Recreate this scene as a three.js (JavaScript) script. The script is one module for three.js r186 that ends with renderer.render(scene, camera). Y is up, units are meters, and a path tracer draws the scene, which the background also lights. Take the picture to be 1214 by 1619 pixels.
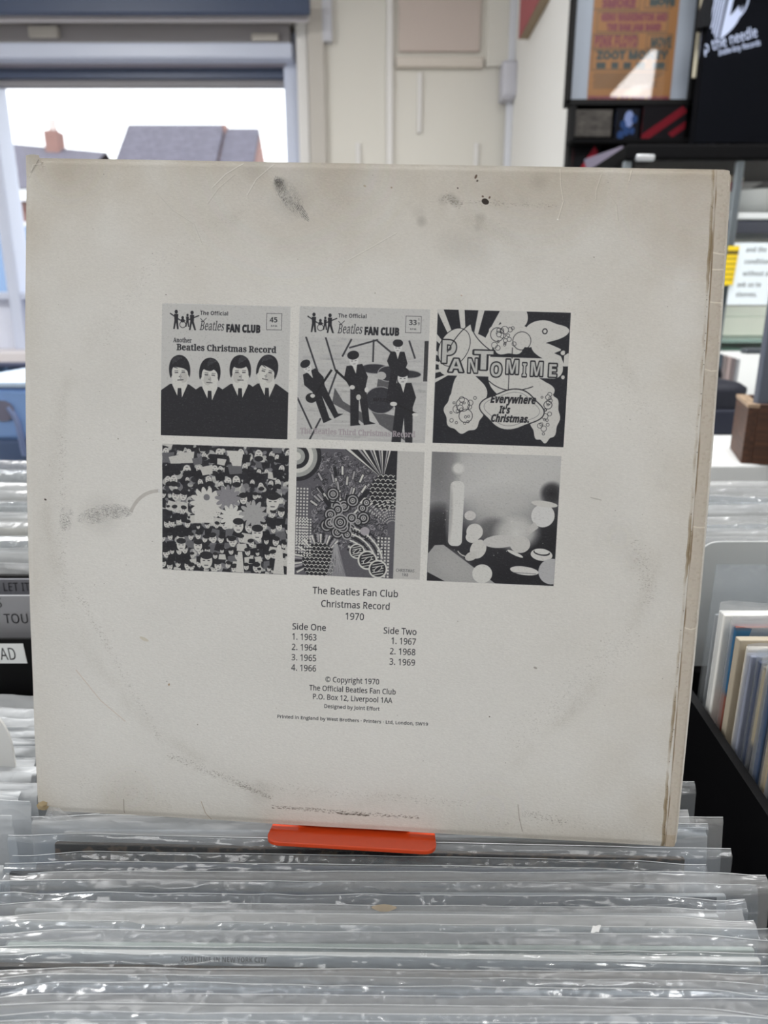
import * as THREE from 'three';
import { RoundedBoxGeometry } from 'three/addons/geometries/RoundedBoxGeometry.js';
import { mergeGeometries } from 'three/addons/utils/BufferGeometryUtils.js';
import { RectAreaLightUniformsLib } from 'three/addons/lights/RectAreaLightUniformsLib.js';

// ------------------------------------------------------------------ camera, sky, lights, exposure
const EYE = 1.42;                                  // height of the lens above the shop floor
const TILT = THREE.MathUtils.degToRad(16.4);       // looking slightly down into the racks
const scene = new THREE.Scene();
const camera = new THREE.PerspectiveCamera(71.6, 1214 / 1619, 0.02, 200);
camera.position.set(0, EYE, 0);
camera.rotation.x = -TILT;
camera.focus = 0.352;
camera.userData.fStop = 9.5;
scene.background = new THREE.Color(0.93, 0.97, 1.0);
scene.backgroundIntensity = 2.6;
const GLARE = [[1.437, 0.355], [1.465, 0.355], [1.753, 1.25], [1.481, 1.22]], GCX = 1.59, GCZ = 1.05;   // corners of the tapering ceiling panel
const LAMP = 9.0;                                   // radiance of the ceiling panels
const renderer = new THREE.WebGLRenderer({ antialias: true });
renderer.toneMapping = THREE.LinearToneMapping;
renderer.toneMappingExposure = 1.0;
renderer.shadowMap.enabled = true;
RectAreaLightUniformsLib.init();

// ------------------------------------------------------------------ helpers
function rng(seed) { let s = seed >>> 0; return () => { s = (s + 0x6d2b79f5) | 0; let t = Math.imul(s ^ (s >>> 15), 1 | s); t = (t + Math.imul(t ^ (t >>> 7), 61 | t)) ^ t; return ((t ^ (t >>> 14)) >>> 0) / 4294967296; }; }
const hash = (x, y, s) => { let h = Math.imul(x | 0, 374761393) ^ Math.imul(y | 0, 668265263) ^ Math.imul(s | 0, 974634541); h = Math.imul(h ^ (h >>> 13), 1274126177); return ((h ^ (h >>> 16)) >>> 0) / 4294967296; };
function vnoise(x, y, s = 0) {
  const ix = Math.floor(x), iy = Math.floor(y), fx = x - ix, fy = y - iy, u = fx * fx * (3 - 2 * fx), v = fy * fy * (3 - 2 * fy);
  const a = hash(ix, iy, s), b = hash(ix + 1, iy, s), c = hash(ix, iy + 1, s), d = hash(ix + 1, iy + 1, s);
  return (a + (b - a) * u + (c - a) * v + (a - b - c + d) * u * v) * 2 - 1;
}
const fbm = (x, y, s = 0, o = 4) => { let r = 0, a = 0.5; for (let i = 0; i < o; i++) { r += a * vnoise(x, y, s + i * 17); x *= 2.03; y *= 2.03; a *= 0.5; } return r; };
const clamp = THREE.MathUtils.clamp, lerp = THREE.MathUtils.lerp, sstep = (a, b, x) => { const t = clamp((x - a) / (b - a), 0, 1); return t * t * (3 - 2 * t); };

const used = new Map();
function numbered(n) { const k = used.get(n) ?? 0; used.set(n, k + 1); return k ? n + '_' + String(k).padStart(3, '0') : n; }
function thing(name, label, category, pos = [0, 0, 0], group) {
  const o = new THREE.Group(); o.name = numbered(name); o.position.set(...pos); o.userData = { label, category }; if (group) o.userData.group = group; scene.add(o); return o;
}
function part(name, geo, mat, parent, label) {
  const m = new THREE.Mesh(Array.isArray(geo) ? mergeGeometries(geo.map((g) => (g.index ? g.toNonIndexed() : g))) : geo, mat);
  m.name = name; m.castShadow = m.receiveShadow = true; if (label) m.userData.label = label; parent.add(m); return m;
}
function struct(name, geo, mat, parent) { const m = part(parent ? name : numbered(name), geo, mat, parent ?? scene); if (!parent) m.userData.kind = 'structure'; return m; }
function box(x0, x1, y0, y1, z0, z1, r = 0) {       // a box between two corners, edges rounded by r
  const w = Math.abs(x1 - x0), h = Math.abs(y1 - y0), d = Math.abs(z1 - z0);
  const g = r > 0 ? new RoundedBoxGeometry(w, h, d, 2, Math.min(r, w * 0.49, h * 0.49, d * 0.49)) : new THREE.BoxGeometry(w, h, d);
  g.translate((x0 + x1) / 2, (y0 + y1) / 2, (z0 + z1) / 2); return g;
}
function sheet(nu, nv, f) {                          // surface from f(u, v) -> [x, y, z]
  const p = [], uv = [], ix = [];
  for (let j = 0; j <= nv; j++) for (let i = 0; i <= nu; i++) { const q = f(i / nu, j / nv); p.push(q[0], q[1], q[2]); uv.push(q[3] ?? i / nu, q[4] ?? j / nv); }
  for (let j = 0; j < nv; j++) for (let i = 0; i < nu; i++) { const a = j * (nu + 1) + i, b = a + 1, c = a + nu + 1, d = c + 1; ix.push(a, b, d, a, d, c); }
  const g = new THREE.BufferGeometry(); g.setAttribute('position', new THREE.Float32BufferAttribute(p, 3)); g.setAttribute('uv', new THREE.Float32BufferAttribute(uv, 2)); g.setIndex(ix); g.computeVertexNormals(); return g;
}
// where a line of sight measured in the photograph meets the upright plane z = -dist, or the level plane h above the lens
function sight(px, py) { const a = (px - 607) / 1122, b = (809.5 - py) / 1122, c = Math.cos(TILT), s = Math.sin(TILT); return [a, b * c - s, -(c + b * s)]; }
const atZ = (px, py, dist) => { const d = sight(px, py), t = -dist / d[2]; return [d[0] * t, EYE + d[1] * t, -dist]; };
const atH = (px, py, h) => { const d = sight(px, py), t = h / d[1]; return [d[0] * t, EYE + h, d[2] * t]; };

const col = (r, g, b) => new THREE.Color().setRGB(r / 255, g / 255, b / 255, THREE.SRGBColorSpace);
const std = (r, g, b, rough = 0.7, more = {}) => new THREE.MeshStandardMaterial({ color: col(r, g, b), roughness: rough, ...more });
function canvas(w, h, draw, srgb = true) {
  const c = document.createElement('canvas'); c.width = w; c.height = h; draw(c.getContext('2d'), w, h);
  const t = new THREE.CanvasTexture(c); if (srgb) t.colorSpace = THREE.SRGBColorSpace; t.magFilter = THREE.LinearFilter; return t;
}
function data(n, f, rep, srgb) {
  const a = new Uint8Array(n * n * 4);
  for (let y = 0; y < n; y++) for (let x = 0; x < n; x++) { const v = f(x / n, y / n), o = (y * n + x) * 4; for (let c = 0; c < 3; c++) a[o + c] = clamp(Math.round((Array.isArray(v) ? v[c] : v) * 255), 0, 255); a[o + 3] = 255; }
  const t = new THREE.DataTexture(a, n, n); t.magFilter = THREE.LinearFilter; t.wrapS = t.wrapT = THREE.RepeatWrapping; if (rep) t.repeat.set(rep[0], rep[1]); if (srgb) t.colorSpace = THREE.SRGBColorSpace; t.needsUpdate = true; return t;
}
const dull = (r, g, b, rough = 0.8, more = {}) => new THREE.MeshPhysicalMaterial({ color: col(r, g, b), roughness: rough, specularIntensity: 0.35, ...more });
const M = {
  wall: std(224, 221, 213, 0.75), wallR: std(242, 241, 238, 0.8), trimW: std(228, 226, 224, 0.45), greyTrim: std(196, 191, 184, 0.6),
  ceil: std(236, 236, 234, 0.9), floor: std(120, 112, 102, 0.6, { map: data(256, (x, y) => { const n = 0.72 + 0.2 * fbm(x * 9, y * 40, 4); return [n, n * 0.95, n * 0.88]; }, [6, 6], true) }),
  black: dull(10, 10, 12, 0.6), blackMatt: dull(4, 4, 6, 0.95), navy: std(66, 78, 104, 0.4), upvc: std(206, 213, 232, 0.35), blind: std(150, 148, 152, 0.7), midgrey: std(152, 148, 150, 0.6),
  glass: new THREE.MeshPhysicalMaterial({ color: 0xffffff, transmission: 1, roughness: 0.02, ior: 1.5, thickness: 0, side: THREE.DoubleSide }),
};

// ------------------------------------------------------------------ the room
const FLOOR = 0, CEIL = 2.75, WZ = -3.0;             // inner face of the window wall
const WIN = { x0: -2.3, x1: atZ(489, 150, 3)[0], y0: atZ(0, 577, 3)[1], y1: EYE + 0.99 };
struct('floor', box(-2.8, 2.3, -0.08, FLOOR, -3.35, 2.4), M.floor);
struct('ceiling', box(-2.8, 2.3, CEIL, CEIL + 0.12, -3.35, 2.4), M.ceil);
struct('wall_left', [box(-2.8, -2.6, FLOOR, 0.75, -3.3, 2.4), box(-2.8, -2.6, 2.35, CEIL, -3.3, 2.4), box(-2.8, -2.6, 0.75, 2.35, -3.3, -0.7), box(-2.8, -2.6, 0.75, 2.35, 1.5, 2.4)], M.wallR);   // with the second shop window
struct('wall_rear', box(-2.8, 2.3, FLOOR, CEIL, 2.2, 2.4), M.wallR);
struct('wall_side', box(2.1, 2.3, FLOOR, CEIL, -2.03, 2.2), M.wallR);
struct('wall_right', box(0.48, 2.3, FLOOR, CEIL, -3.3, -2.03), M.wallR);                    // the bright chimney breast beside the poster
{ // panelled wall with the window opening cut out of it
  const back = struct('wall_back', [box(-2.6, WIN.x0, FLOOR, CEIL, -3.3, WZ), box(WIN.x0, WIN.x1, FLOOR, WIN.y0, -3.3, WZ), box(WIN.x0, WIN.x1, WIN.y1, CEIL, -3.3, WZ), box(WIN.x1, 0.48, FLOOR, CEIL, -3.3, WZ)], M.wall);
  const v = (px, d = 3) => atZ(px, 120, d)[0], hgt = (py, d = 3) => atZ(650, py, d)[1];
  struct('trim', box(v(489), v(514), FLOOR, CEIL, WZ, WZ + 0.03, 0.004), M.greyTrim, back);
  struct('trim', box(v(611), v(621), FLOOR, CEIL, WZ, WZ + 0.022, 0.004), M.trimW, back);
  struct('panel', box(v(629), v(757), hgt(84), CEIL, WZ, WZ + 0.014, 0.006), std(205, 192, 184, 0.7), back);
  struct('panel', box(v(766), v(804), hgt(108), CEIL, WZ, WZ + 0.02, 0.006), M.wall, back);
  struct('ledge', box(v(626), v(762), hgt(110), hgt(93), WZ, WZ + 0.03, 0.006), std(214, 206, 196, 0.6), back);
  struct('molding', box(v(660), v(667), hgt(212), hgt(116), WZ, WZ + 0.016, 0.005), M.trimW, back);
  struct('molding', box(v(561), v(569), 0.6, hgt(226), WZ, WZ + 0.014, 0.005), M.trimW, back);
  struct('molding', box(v(752), v(760), 0.6, hgt(226), WZ, WZ + 0.014, 0.005), M.trimW, back);
  struct('shutter_guide', box(v(512), v(527), hgt(70), hgt(-60), WZ, WZ + 0.035, 0.005), std(205, 206, 214, 0.5), back);
}
{ // window: pelmet, rails, jamb, mullion, lower panel, panes, sill
  const w = new THREE.Group(); w.name = 'window_1'; w.userData = { kind: 'structure' }; scene.add(w);
  const X0 = WIN.x0, X1 = WIN.x1, yy = (py, d) => atZ(250, py, d)[1], xx = (px, d, py = 200) => atZ(px, py, d)[0];
  part('pelmet', box(X0, xx(490, 2.86, 20), yy(22, 2.86), yy(-14, 2.86), -2.885, -2.86, 0.008), M.navy, w);
  part('pelmet_lip', box(X0, xx(488, 2.9, 20), yy(34, 2.9), yy(21, 2.9), -2.915, -2.9, 0.004), std(196, 192, 196, 0.5), w);
  part('shutter_panel', box(X0, xx(458, 3.02, 50), yy(67, 3.02), yy(34, 3.02), -3.1, -3.02), M.midgrey, w);
  part('catch', box(xx(46, 3.01, 50), xx(93, 3.01, 50), yy(61, 3.01), yy(42, 3.01), -3.03, -3.0, 0.006), M.greyTrim, w);
  part('catch', box(xx(398, 3.01, 60), xx(440, 3.01, 60), yy(66, 3.01), yy(54, 3.01), -3.03, -3.0, 0.004), M.greyTrim, w);
  part('head_rail', box(X0, xx(462, 3.0, 80), yy(92, 3.0), yy(66, 3.0), -3.12, -3.0, 0.01), M.upvc, w);
  part('sash_rail', box(X0, xx(452, 3.06, 100), yy(103, 3.06), yy(90, 3.06), -3.14, -3.06, 0.006), std(150, 146, 156, 0.5), w);
  part('shutter_slot', box(X0, X1, yy(124, 3.1), yy(100, 3.1), -3.2, -3.1), M.navy, w);
  part('blind_hem', box(X0, X1, yy(137, 3.12), yy(122, 3.12), -3.16, -3.12, 0.006), M.blind, w);
  part('jamb', box(xx(470, 3.0, 150), X1, WIN.y0, yy(20, 3.0), -3.28, -3.0, 0.008), M.trimW, w);
  part('jamb', box(xx(449, 3.07, 150), xx(472, 3.07, 150), WIN.y0, yy(50, 3.07), -3.2, -3.07, 0.01), M.upvc, w);
  part('mullion', box(xx(2, 3.07, 400), xx(22, 3.07, 400), WIN.y0, yy(90, 3.07), -3.2, -3.07, 0.01), M.upvc, w);
  part('transom', box(X0, X1, atZ(20, 474, 3.08)[1], atZ(20, 462, 3.08)[1], -3.18, -3.08, 0.008), M.upvc, w);
  part('lower_panel', box(X0, X1, WIN.y0, atZ(20, 464, 3.13)[1], -3.18, -3.13), std(222, 226, 240, 0.4), w);
  part('panel_frame', [box(xx(20, 3.11, 500), xx(27, 3.11, 500), atZ(20, 536, 3.11)[1], atZ(20, 470, 3.11)[1], -3.14, -3.105, 0.004), box(xx(20, 3.11, 500), X1, atZ(20, 546, 3.11)[1], atZ(20, 536, 3.11)[1], -3.14, -3.105, 0.004)], M.upvc, w);
  part('pane', new THREE.PlaneGeometry(X1 - X0, WIN.y1 - WIN.y0).translate((X0 + X1) / 2, (WIN.y0 + WIN.y1) / 2, -3.17), M.glass, w);
  part('sill', box(X0 - 0.03, X1 + 0.03, atZ(20, 578, 2.9)[1], atZ(20, 556, 2.9)[1], -3.3, -2.9, 0.01), std(226, 220, 222, 0.4), w);
}
{ // second shop window, in the left wall
  const w = new THREE.Group(); w.name = 'window_2'; w.userData = { kind: 'structure' }; scene.add(w);
  part('frame', [box(-2.76, -2.66, 0.75, 0.82, -0.7, 1.5, 0.01), box(-2.76, -2.66, 2.28, 2.35, -0.7, 1.5, 0.01), box(-2.76, -2.66, 0.75, 2.35, -0.7, -0.63, 0.01), box(-2.76, -2.66, 0.75, 2.35, 1.43, 1.5, 0.01), box(-2.76, -2.66, 0.75, 2.35, 0.37, 0.43, 0.01)], M.upvc, w);
  part('pane', new THREE.PlaneGeometry(2.2, 1.6).rotateY(Math.PI / 2).translate(-2.71, 1.55, 0.4), M.glass, w);
}
function ceilingLight(corners, label, gain = 1) {              // a flush light panel and the light it gives, corners [x, z] on the ceiling
  const xs = corners.map((c) => c[0]), zs = corners.map((c) => c[1]), cx = (Math.min(...xs) + Math.max(...xs)) / 2, cz = (Math.min(...zs) + Math.max(...zs)) / 2;
  const g = thing('ceiling_light', label, 'ceiling light', [cx, CEIL - 0.03, cz], 'ceiling light panels');
  const w = Math.max(...xs) - Math.min(...xs), d = Math.max(...zs) - Math.min(...zs);
  part('diffuser', box(-w / 2, w / 2, -0.005, 0.01, -d / 2, d / 2, 0.002), new THREE.MeshStandardMaterial({ color: 0xffffff, emissive: 0xffffff, emissiveIntensity: 1.0, roughness: 0.6 }), g);
  const rim = []; for (const s of [-1, 1]) rim.push(box(s * w / 2 - 0.012, s * w / 2 + 0.012, -0.008, 0.03, -d / 2 - 0.012, d / 2 + 0.012), box(-w / 2, w / 2, -0.008, 0.03, s * d / 2 - 0.012, s * d / 2 + 0.012));
  part('frame', rim, M.trimW, g);
  const l = new THREE.RectAreaLight(col(255, 254, 252), LAMP * gain, w * 0.98, d * 0.98); l.name = 'ceiling_light_panel'; l.position.set(0, -0.012, 0); l.rotation.x = -Math.PI / 2; g.add(l);
}
ceilingLight([[-0.9, 0.5], [-0.3, 1.1]], 'square ceiling light panel behind the camera, left', 0.7);
ceilingLight([[0.35, 0.75], [0.95, 1.35]], 'square ceiling light panel behind the camera, right', 0.55);
ceilingLight([[-1.6, -1.5], [-1.0, -0.9]], 'square ceiling light panel near the window', 3.6);
ceilingLight([[0.2, -1.3], [0.8, -0.7]], 'square ceiling light panel above the glass cabinet', 2.6);

{ // tapering light panel near the side wall; the poster's glazing mirrors it
  const g = thing('ceiling_light', 'tapering ceiling light panel near the right side wall', 'ceiling light', [1.4, CEIL - 0.03, 0.4]);
  const sh = new THREE.Shape(); GLARE.forEach(([x, z], i) => sh[i ? 'lineTo' : 'moveTo'](x - 1.4, -(z - 0.4))); sh.closePath();
  part('diffuser', new THREE.ExtrudeGeometry(sh, { depth: 0.008, bevelEnabled: false }).rotateX(-Math.PI / 2).translate(0, -0.006, 0), new THREE.MeshStandardMaterial({ color: 0xffffff, emissive: 0xffffff, emissiveIntensity: 17, roughness: 0.6 }), g);
  part('frame', new THREE.ExtrudeGeometry(sh, { depth: 0.02, bevelEnabled: true, bevelSize: 0.015, bevelThickness: 0.004 }).rotateX(-Math.PI / 2).translate(0, 0.006, 0), M.trimW, g);
  const l = new THREE.RectAreaLight(col(255, 252, 246), 4, 0.1, 0.25); l.name = 'tapering_light_panel'; l.position.set(GCX - 1.4, -0.012, GCZ - 0.4); l.rotation.x = -Math.PI / 2; g.add(l);
}

// ------------------------------------------------------------------ outside the window
const slate = data(256, (x, y) => { const row = Math.floor(y * 16), c = Math.floor(x * 12 + (row % 2) * 0.5), e = (y * 16 - row) < 0.14 ? 0.75 : 1, n = (0.8 + 0.25 * hash(c, row, 3)) * e; return [0.56 * n, 0.55 * n, 0.6 * n]; }, [4, 3], true);
const brickT = data(256, (x, y) => { const row = Math.floor(y * 16), c = Math.floor(x * 6 + (row % 2) * 0.5), m = (y * 16 - row) < 0.16 || (x * 6 + (row % 2) * 0.5 - c) < 0.08, n = 0.85 + 0.3 * hash(c, row, 5); return m ? [0.75, 0.7, 0.66] : [0.58 * n, 0.42 * n, 0.4 * n]; }, [4, 3], true);
const slateM = std(190, 188, 196, 0.8, { map: slate }), brickM = std(225, 214, 212, 0.9, { map: brickT }), white = std(235, 236, 240, 0.6);
function roofSlab(x0, x1, yR, yE, zR, zE, th = 0.12) { // one sloping roof side with its thickness
  const g = sheet(8, 6, (u, v) => [lerp(x0, x1, u), lerp(yE, yR, v), lerp(zE, zR, v), u * (x1 - x0) / 3, v * 1.4]);
  const b = sheet(8, 6, (u, v) => [lerp(x1, x0, u), lerp(yE, yR, v) - th, lerp(zE, zR, v), u, v]);
  const edge = [sheet(1, 1, (u, v) => [lerp(x0, x1, u), yE - th + th * v, zE]), sheet(6, 1, (u, v) => [x1, lerp(yE, yR, u) - th + th * v, lerp(zE, zR, u)]), sheet(6, 1, (u, v) => [x0, lerp(yR, yE, u) - th + th * v, lerp(zR, zE, u)])];
  return [g, b, ...edge].map((q) => { q.toNonIndexed(); return q; });
}
struct('street_ground', box(-40, 30, -0.35, -0.15, -60, -3.36), std(128, 126, 124, 0.9));
{
  const h = thing('house', 'brick house with a long grey slate roof beyond the shop window', 'house', [0, -0.15, 0]);
  const R = EYE + 3.53 + 0.15, E = EYE + 1.9 + 0.15, xa = -5.28, xm = -3.3, xb = -2.5;
  part('wall', box(xa + 0.15, xb - 0.06, 0, E, -18, -14.6), brickM, h);
  const gable = new THREE.Shape(); gable.moveTo(-1.7, 0); gable.lineTo(1.7, 0); gable.lineTo(0, R - E - 0.2); gable.closePath();
  part('gable', new THREE.ExtrudeGeometry(gable, { depth: xb - xa - 0.2, bevelEnabled: false }).rotateY(Math.PI / 2).translate(xa + 0.14, E, -16.3), brickM, h);
  part('roof', roofSlab(xa, xm, R, E - 0.1, -16.3, -14.3).concat(roofSlab(xa, xm, R, E - 0.1, -16.3, -18.3)), slateM, h);
  part('roof', roofSlab(xm + 0.04, xb - 0.08, R - 0.07, E - 0.15, -16.3, -14.35).concat(roofSlab(xm + 0.04, xb - 0.08, R - 0.07, E - 0.15, -16.3, -18.3)), slateM, h);
  part('parapet', box(xm - 0.02, xm + 0.06, E, R - 0.02, -16.4, -16.2), brickM, h);
  for (const x of [-4.6, -3.4]) { const f = part('window', box(x - 0.4, x + 0.4, 1.0, 2.1, -14.62, -14.55, 0.02), white, h); part('pane', box(x - 0.34, x + 0.34, 1.06, 2.04, -14.56, -14.53), std(120, 140, 165, 0.15), f); }
}
{
  const h = thing('house', 'brick house with white eaves and a tall chimney at the left of the window', 'house', [0, -0.15, 0]);
  const E = EYE + 1.95 + 0.15, R = EYE + 2.92 + 0.15;
  part('wall', box(-9.6, -5.75, 0, E, -17.4, -14), brickM, h);
  const rf = (zE) => sheet(10, 6, (u, v) => { const x = lerp(-9.8, -5.6, u); return [x, lerp(E, R + 0.35 * (1 - u), v), lerp(zE, -15.8, v), u * 1.4, v * 1.4]; });
  part('roof', [rf(-13.7), rf(-17.7)], slateM, h);
  part('fascia', box(-9.8, -5.6, E - 0.2, E - 0.02, -13.86, -13.68), white, h);
  const ch = part('chimney', box(-6.72, -6.46, E, EYE + 3.42, -15.9, -15.55), brickM, h);
  part('chimney_pot', new THREE.CylinderGeometry(0.07, 0.09, 0.26, 16).translate(-6.59, EYE + 3.52, -15.72), std(200, 190, 186, 0.8), ch);
  const f = part('window', box(-7.4, -6.1, 1.2, 3.0, -14.02, -13.95, 0.02), white, h); part('pane', box(-7.32, -6.18, 1.28, 2.92, -13.96, -13.93), std(110, 140, 180, 0.15), f);
}

// ------------------------------------------------------------------ record browsers (black racks)
const H = EYE;                                        // heights below are given from the lens
{
  const b = thing('record_rack', 'black front record rack holding the bagged records in three columns', 'record rack', [0, 0, 0]);
  part('base', box(-0.57, 0.6, H - 0.62, H - 0.585, -0.468, -0.1), M.black, b);
  part('front_panel', box(-0.57, 0.6, H - 0.62, H - 0.40, -0.1, -0.085, 0.003), M.black, b);
  part('back_panel', box(-0.57, 0.6, H - 0.62, H - 0.26, -0.484, -0.470, 0.003), M.black, b);
  part('side_panel', box(-0.585, -0.57, H - 0.62, H - 0.262, -0.484, -0.085, 0.003), M.black, b);
  part('side_panel', box(0.6, 0.615, H - 0.62, H - 0.262, -0.484, -0.085, 0.003), M.black, b);
  const divider = sheet(1, 1, (u, v) => [0.2, lerp(H - 0.585, lerp(H - 0.2735, H - 0.2435, u), v), lerp(-0.1, -0.468, u)]);
  const t = 0.0055, d2 = sheet(1, 1, (u, v) => [0.2 + t, lerp(H - 0.585, lerp(H - 0.2735, H - 0.2435, 1 - u), v), lerp(-0.468, -0.1, u)]);
  const d3 = sheet(1, 1, (u, v) => [0.2 + t * u, lerp(H - 0.2735, H - 0.2435, v), lerp(-0.1, -0.468, v)]);
  const d4 = sheet(1, 1, (u, v) => [0.2 + t * u, lerp(H - 0.585, H - 0.2735, v), -0.1]);
  part('divider', [divider, d2, d3, d4], dull(6, 6, 9, 0.6), b);
  part('raised_floor', box(0.206, 0.6, H - 0.585, H - 0.515, -0.468, -0.1), M.black, b);
  for (const x of [-0.55, 0.56]) for (const z of [-0.45, -0.14]) part('leg', box(x, x + 0.04, 0, H - 0.62, z, z + 0.04, 0.003), M.black, b);
}
{
  const b = thing('record_rack', 'black stepped record rack at the back, standing higher than the front rack', 'record rack', [0, 0, 0]);
  part('front_panel', box(-0.66, 0.66, H - 0.62, H - 0.192, -0.492, -0.487, 0.002), M.black, b);
  part('base', box(-0.66, 0.66, H - 0.62, H - 0.5, -0.84, -0.492), M.black, b);
  part('back_panel', box(-0.66, 0.4, H - 0.62, H - 0.215, -0.85, -0.835, 0.003), M.black, b);
  part('side_panel', box(-0.675, -0.66, H - 0.62, H - 0.2, -0.85, -0.487, 0.003), M.black, b);
  part('side_panel', box(0.66, 0.675, H - 0.62, H - 0.2, -0.85, -0.487, 0.003), M.black, b);
  for (const x of [-0.64, 0.6]) for (const z of [-0.82, -0.54]) part('leg', box(x, x + 0.04, 0, H - 0.62, z, z + 0.04, 0.003), M.black, b);
}

// ------------------------------------------------------------------ plastic and paper
const crinkle = data(512, (x, y) => { const p = (k, s) => { const a = Math.abs(fbm(x * k, y * k, s, 3)); return a; }; const w = sstep(0, 0.06, x) * sstep(0, 0.06, 1 - x); const a = 1 - Math.min(1, p(7, 2) * 3), b = 1 - Math.min(1, p(16, 9) * 3); return 0.5 + 0.5 * (0.6 * a * a + 0.4 * b * b) * w * 0.9; }, [1, 1]);
const filmMat = (c, tr, ro, bump) => new THREE.MeshPhysicalMaterial({ color: col(...c), transmission: tr, roughness: ro, ior: 1.5, thickness: 0, side: THREE.DoubleSide, bumpMap: crinkle, bumpScale: bump });
const film = [filmMat([242, 243, 244], 0.86, 0.24, 0.0014), filmMat([240, 241, 242], 0.79, 0.3, 0.001), filmMat([240, 243, 246], 0.9, 0.16, 0.0026)];
const clearFilm = filmMat([242, 245, 248], 0.92, 0.14, 0.0012);
const frosted = filmMat([226, 229, 232], 0.45, 0.45, 0.0012);
const rimMat = new THREE.MeshPhysicalMaterial({ color: col(244, 246, 248), transmission: 0.3, roughness: 0.3, thickness: 0, side: THREE.DoubleSide });
const paperMap = data(256, (x, y) => 0.9 + 0.12 * fbm(x * 40, y * 40, 8), [2, 2], true);
const wornMap = data(256, (x, y) => { const n = fbm(x * 18, y * 24, 21), k = sstep(0.02, 0.2, n); return [lerp(0.28, 0.86, k), lerp(0.26, 0.74, k), lerp(0.26, 0.6, k)]; }, [3, 3], true);
const coverMat = (r, g, b, map) => std(r, g, b, 0.6, { map: map ?? paperMap });
const COVER = { white: coverMat(238, 237, 233), cream: coverMat(232, 224, 200), light: coverMat(232, 233, 232), grey: coverMat(188, 189, 190), lilac: coverMat(168, 168, 184), slate: coverMat(84, 90, 104), blue: coverMat(138, 150, 176), dark: coverMat(42, 44, 50), worn: coverMat(110, 104, 100, wornMap), green: coverMat(200, 212, 208), tan: coverMat(190, 170, 140) };

const nth = ['first', 'second', 'third', 'fourth', 'fifth', 'sixth', 'seventh', 'eighth', 'ninth', 'tenth', 'eleventh', 'twelfth', 'thirteenth', 'fourteenth', 'fifteenth', 'sixteenth', 'seventeenth', 'eighteenth', 'nineteenth', 'twentieth', 'twenty-first', 'twenty-second'];
// one record in its open-topped plastic bag; the empty top of the bag flops over. (x0..x1, y, z) is where its opening lies
function baggedRecord(o) {
  const ct = 0.314, lean = o.lean ?? 0.14, roll = o.roll ?? 0, s = o.seed, W = o.x1 - o.x0, t = o.thick ?? 0.0026, xc = (o.x0 + o.x1) / 2, L = o.flap ?? 0.009, bend = o.bend ?? 0.9;
  const dy = ct + L * Math.sin(bend) / bend, dz = -L * (1 - Math.cos(bend)) / bend;       // the middle of the opening in the bag's own frame
  const g = thing(o.name ?? 'bagged_record', o.label, 'record', [xc + Math.sin(roll) * dy, o.y - dy * Math.cos(lean) - dz * Math.sin(lean), o.z + dy * Math.sin(lean) - dz * Math.cos(lean)], o.group);
  g.rotation.set(-lean, 0, roll); g.updateMatrixWorld();
  const cw = o.cw ?? 0.313, cx = o.cx ?? 0;
  const cover = part('cover', new RoundedBoxGeometry(cw, 0.313, t, 2, Math.min(0.0007, t * 0.4)).translate(cx, ct - 0.1565, 0), o.cover ?? COVER.light, g);
  const n = o.nx ?? 120, rims = [], wild = o.wild ?? 1;
  const film2 = (side) => sheet(n, 18, (u, v) => {
    const x = (u - 0.5) * W, e = Math.min(u, 1 - u) * W, right = u > 0.5 ? 1 : 0, close = sstep(0, 0.014, e), loose = 1 - sstep(0.004, 0.04, e);
    const wave = 0.00025 * vnoise(x * 60, side, s + 9);
    if (v < 0.3) { const y = ct * (v / 0.3 < 0.5 ? v / 0.3 * 1.7 : 0.85 + (v / 0.3 - 0.5) * 0.3); return [x, y, side * (t / 2 * close + 0.0003) + wave * (y > 0.26 ? 1 : 0) + loose * 0.002 * vnoise(y * 60, right * 5, s + 2), x * 5 + s * 0.37, y * 5 + s * 0.21]; }
    const q = (v - 0.3) / 0.7, gap = side < 0 ? 0.15 : 0;
    const th = bend + wild * (0.42 * vnoise(x * 7, 0.5 + gap, s) + 0.26 * vnoise(x * 21, 2.5 + gap * 3, s + 1)) + loose * (0.9 * vnoise(right * 7, 1.5, s + 3));
    const len = L * (1 + 0.1 * vnoise(x * 5, 3.5, s + 4)) + (side < 0 ? 0.0005 : 0) - loose * 0.002 * (0.5 + vnoise(right * 3, 7.5, s));
    const a = Math.abs(th) < 0.05 ? 0.05 : th, y = ct + len * Math.sin(a * q) / a, z = side * (t / 2 * close + 0.0003) * (1 - q) + side * 0.00015 - len * (1 - Math.cos(a * q)) / a;
    const ruck = q * wild * (0.0007 * vnoise(x * 42, q * 2.2, s + 5) + 0.00045 * vnoise(x * 95, q * 3, s + 6) + 0.0014 * loose * vnoise(x * 70, q * 4, s + 7));
    return [x, y + ruck * Math.sin(a * q), z + ruck * Math.cos(a * q) + wave, x * 5 + s * 0.37, y * 5 - z * 5 + s * 0.21];
  });
  const a = film2(1), b = film2(-1);
  part('plastic_bag', [a, b], o.film ?? film[s % 3], g);
  for (const f of [b]) {                                                         // the cut edge of the film catches the light
    const p = f.attributes.position, base = 18 * (n + 1), pts = [];
    for (let i = 0; i <= n; i += 2) pts.push(new THREE.Vector3(p.getX(base + i), p.getY(base + i), p.getZ(base + i)));
    rims.push(new THREE.TubeGeometry(new THREE.CatmullRomCurve3(pts), n, 0.00015, 4, false));
  }
  part('bag_lip', rims, rimMat, g);
  return { g, cover, ct };
}

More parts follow.
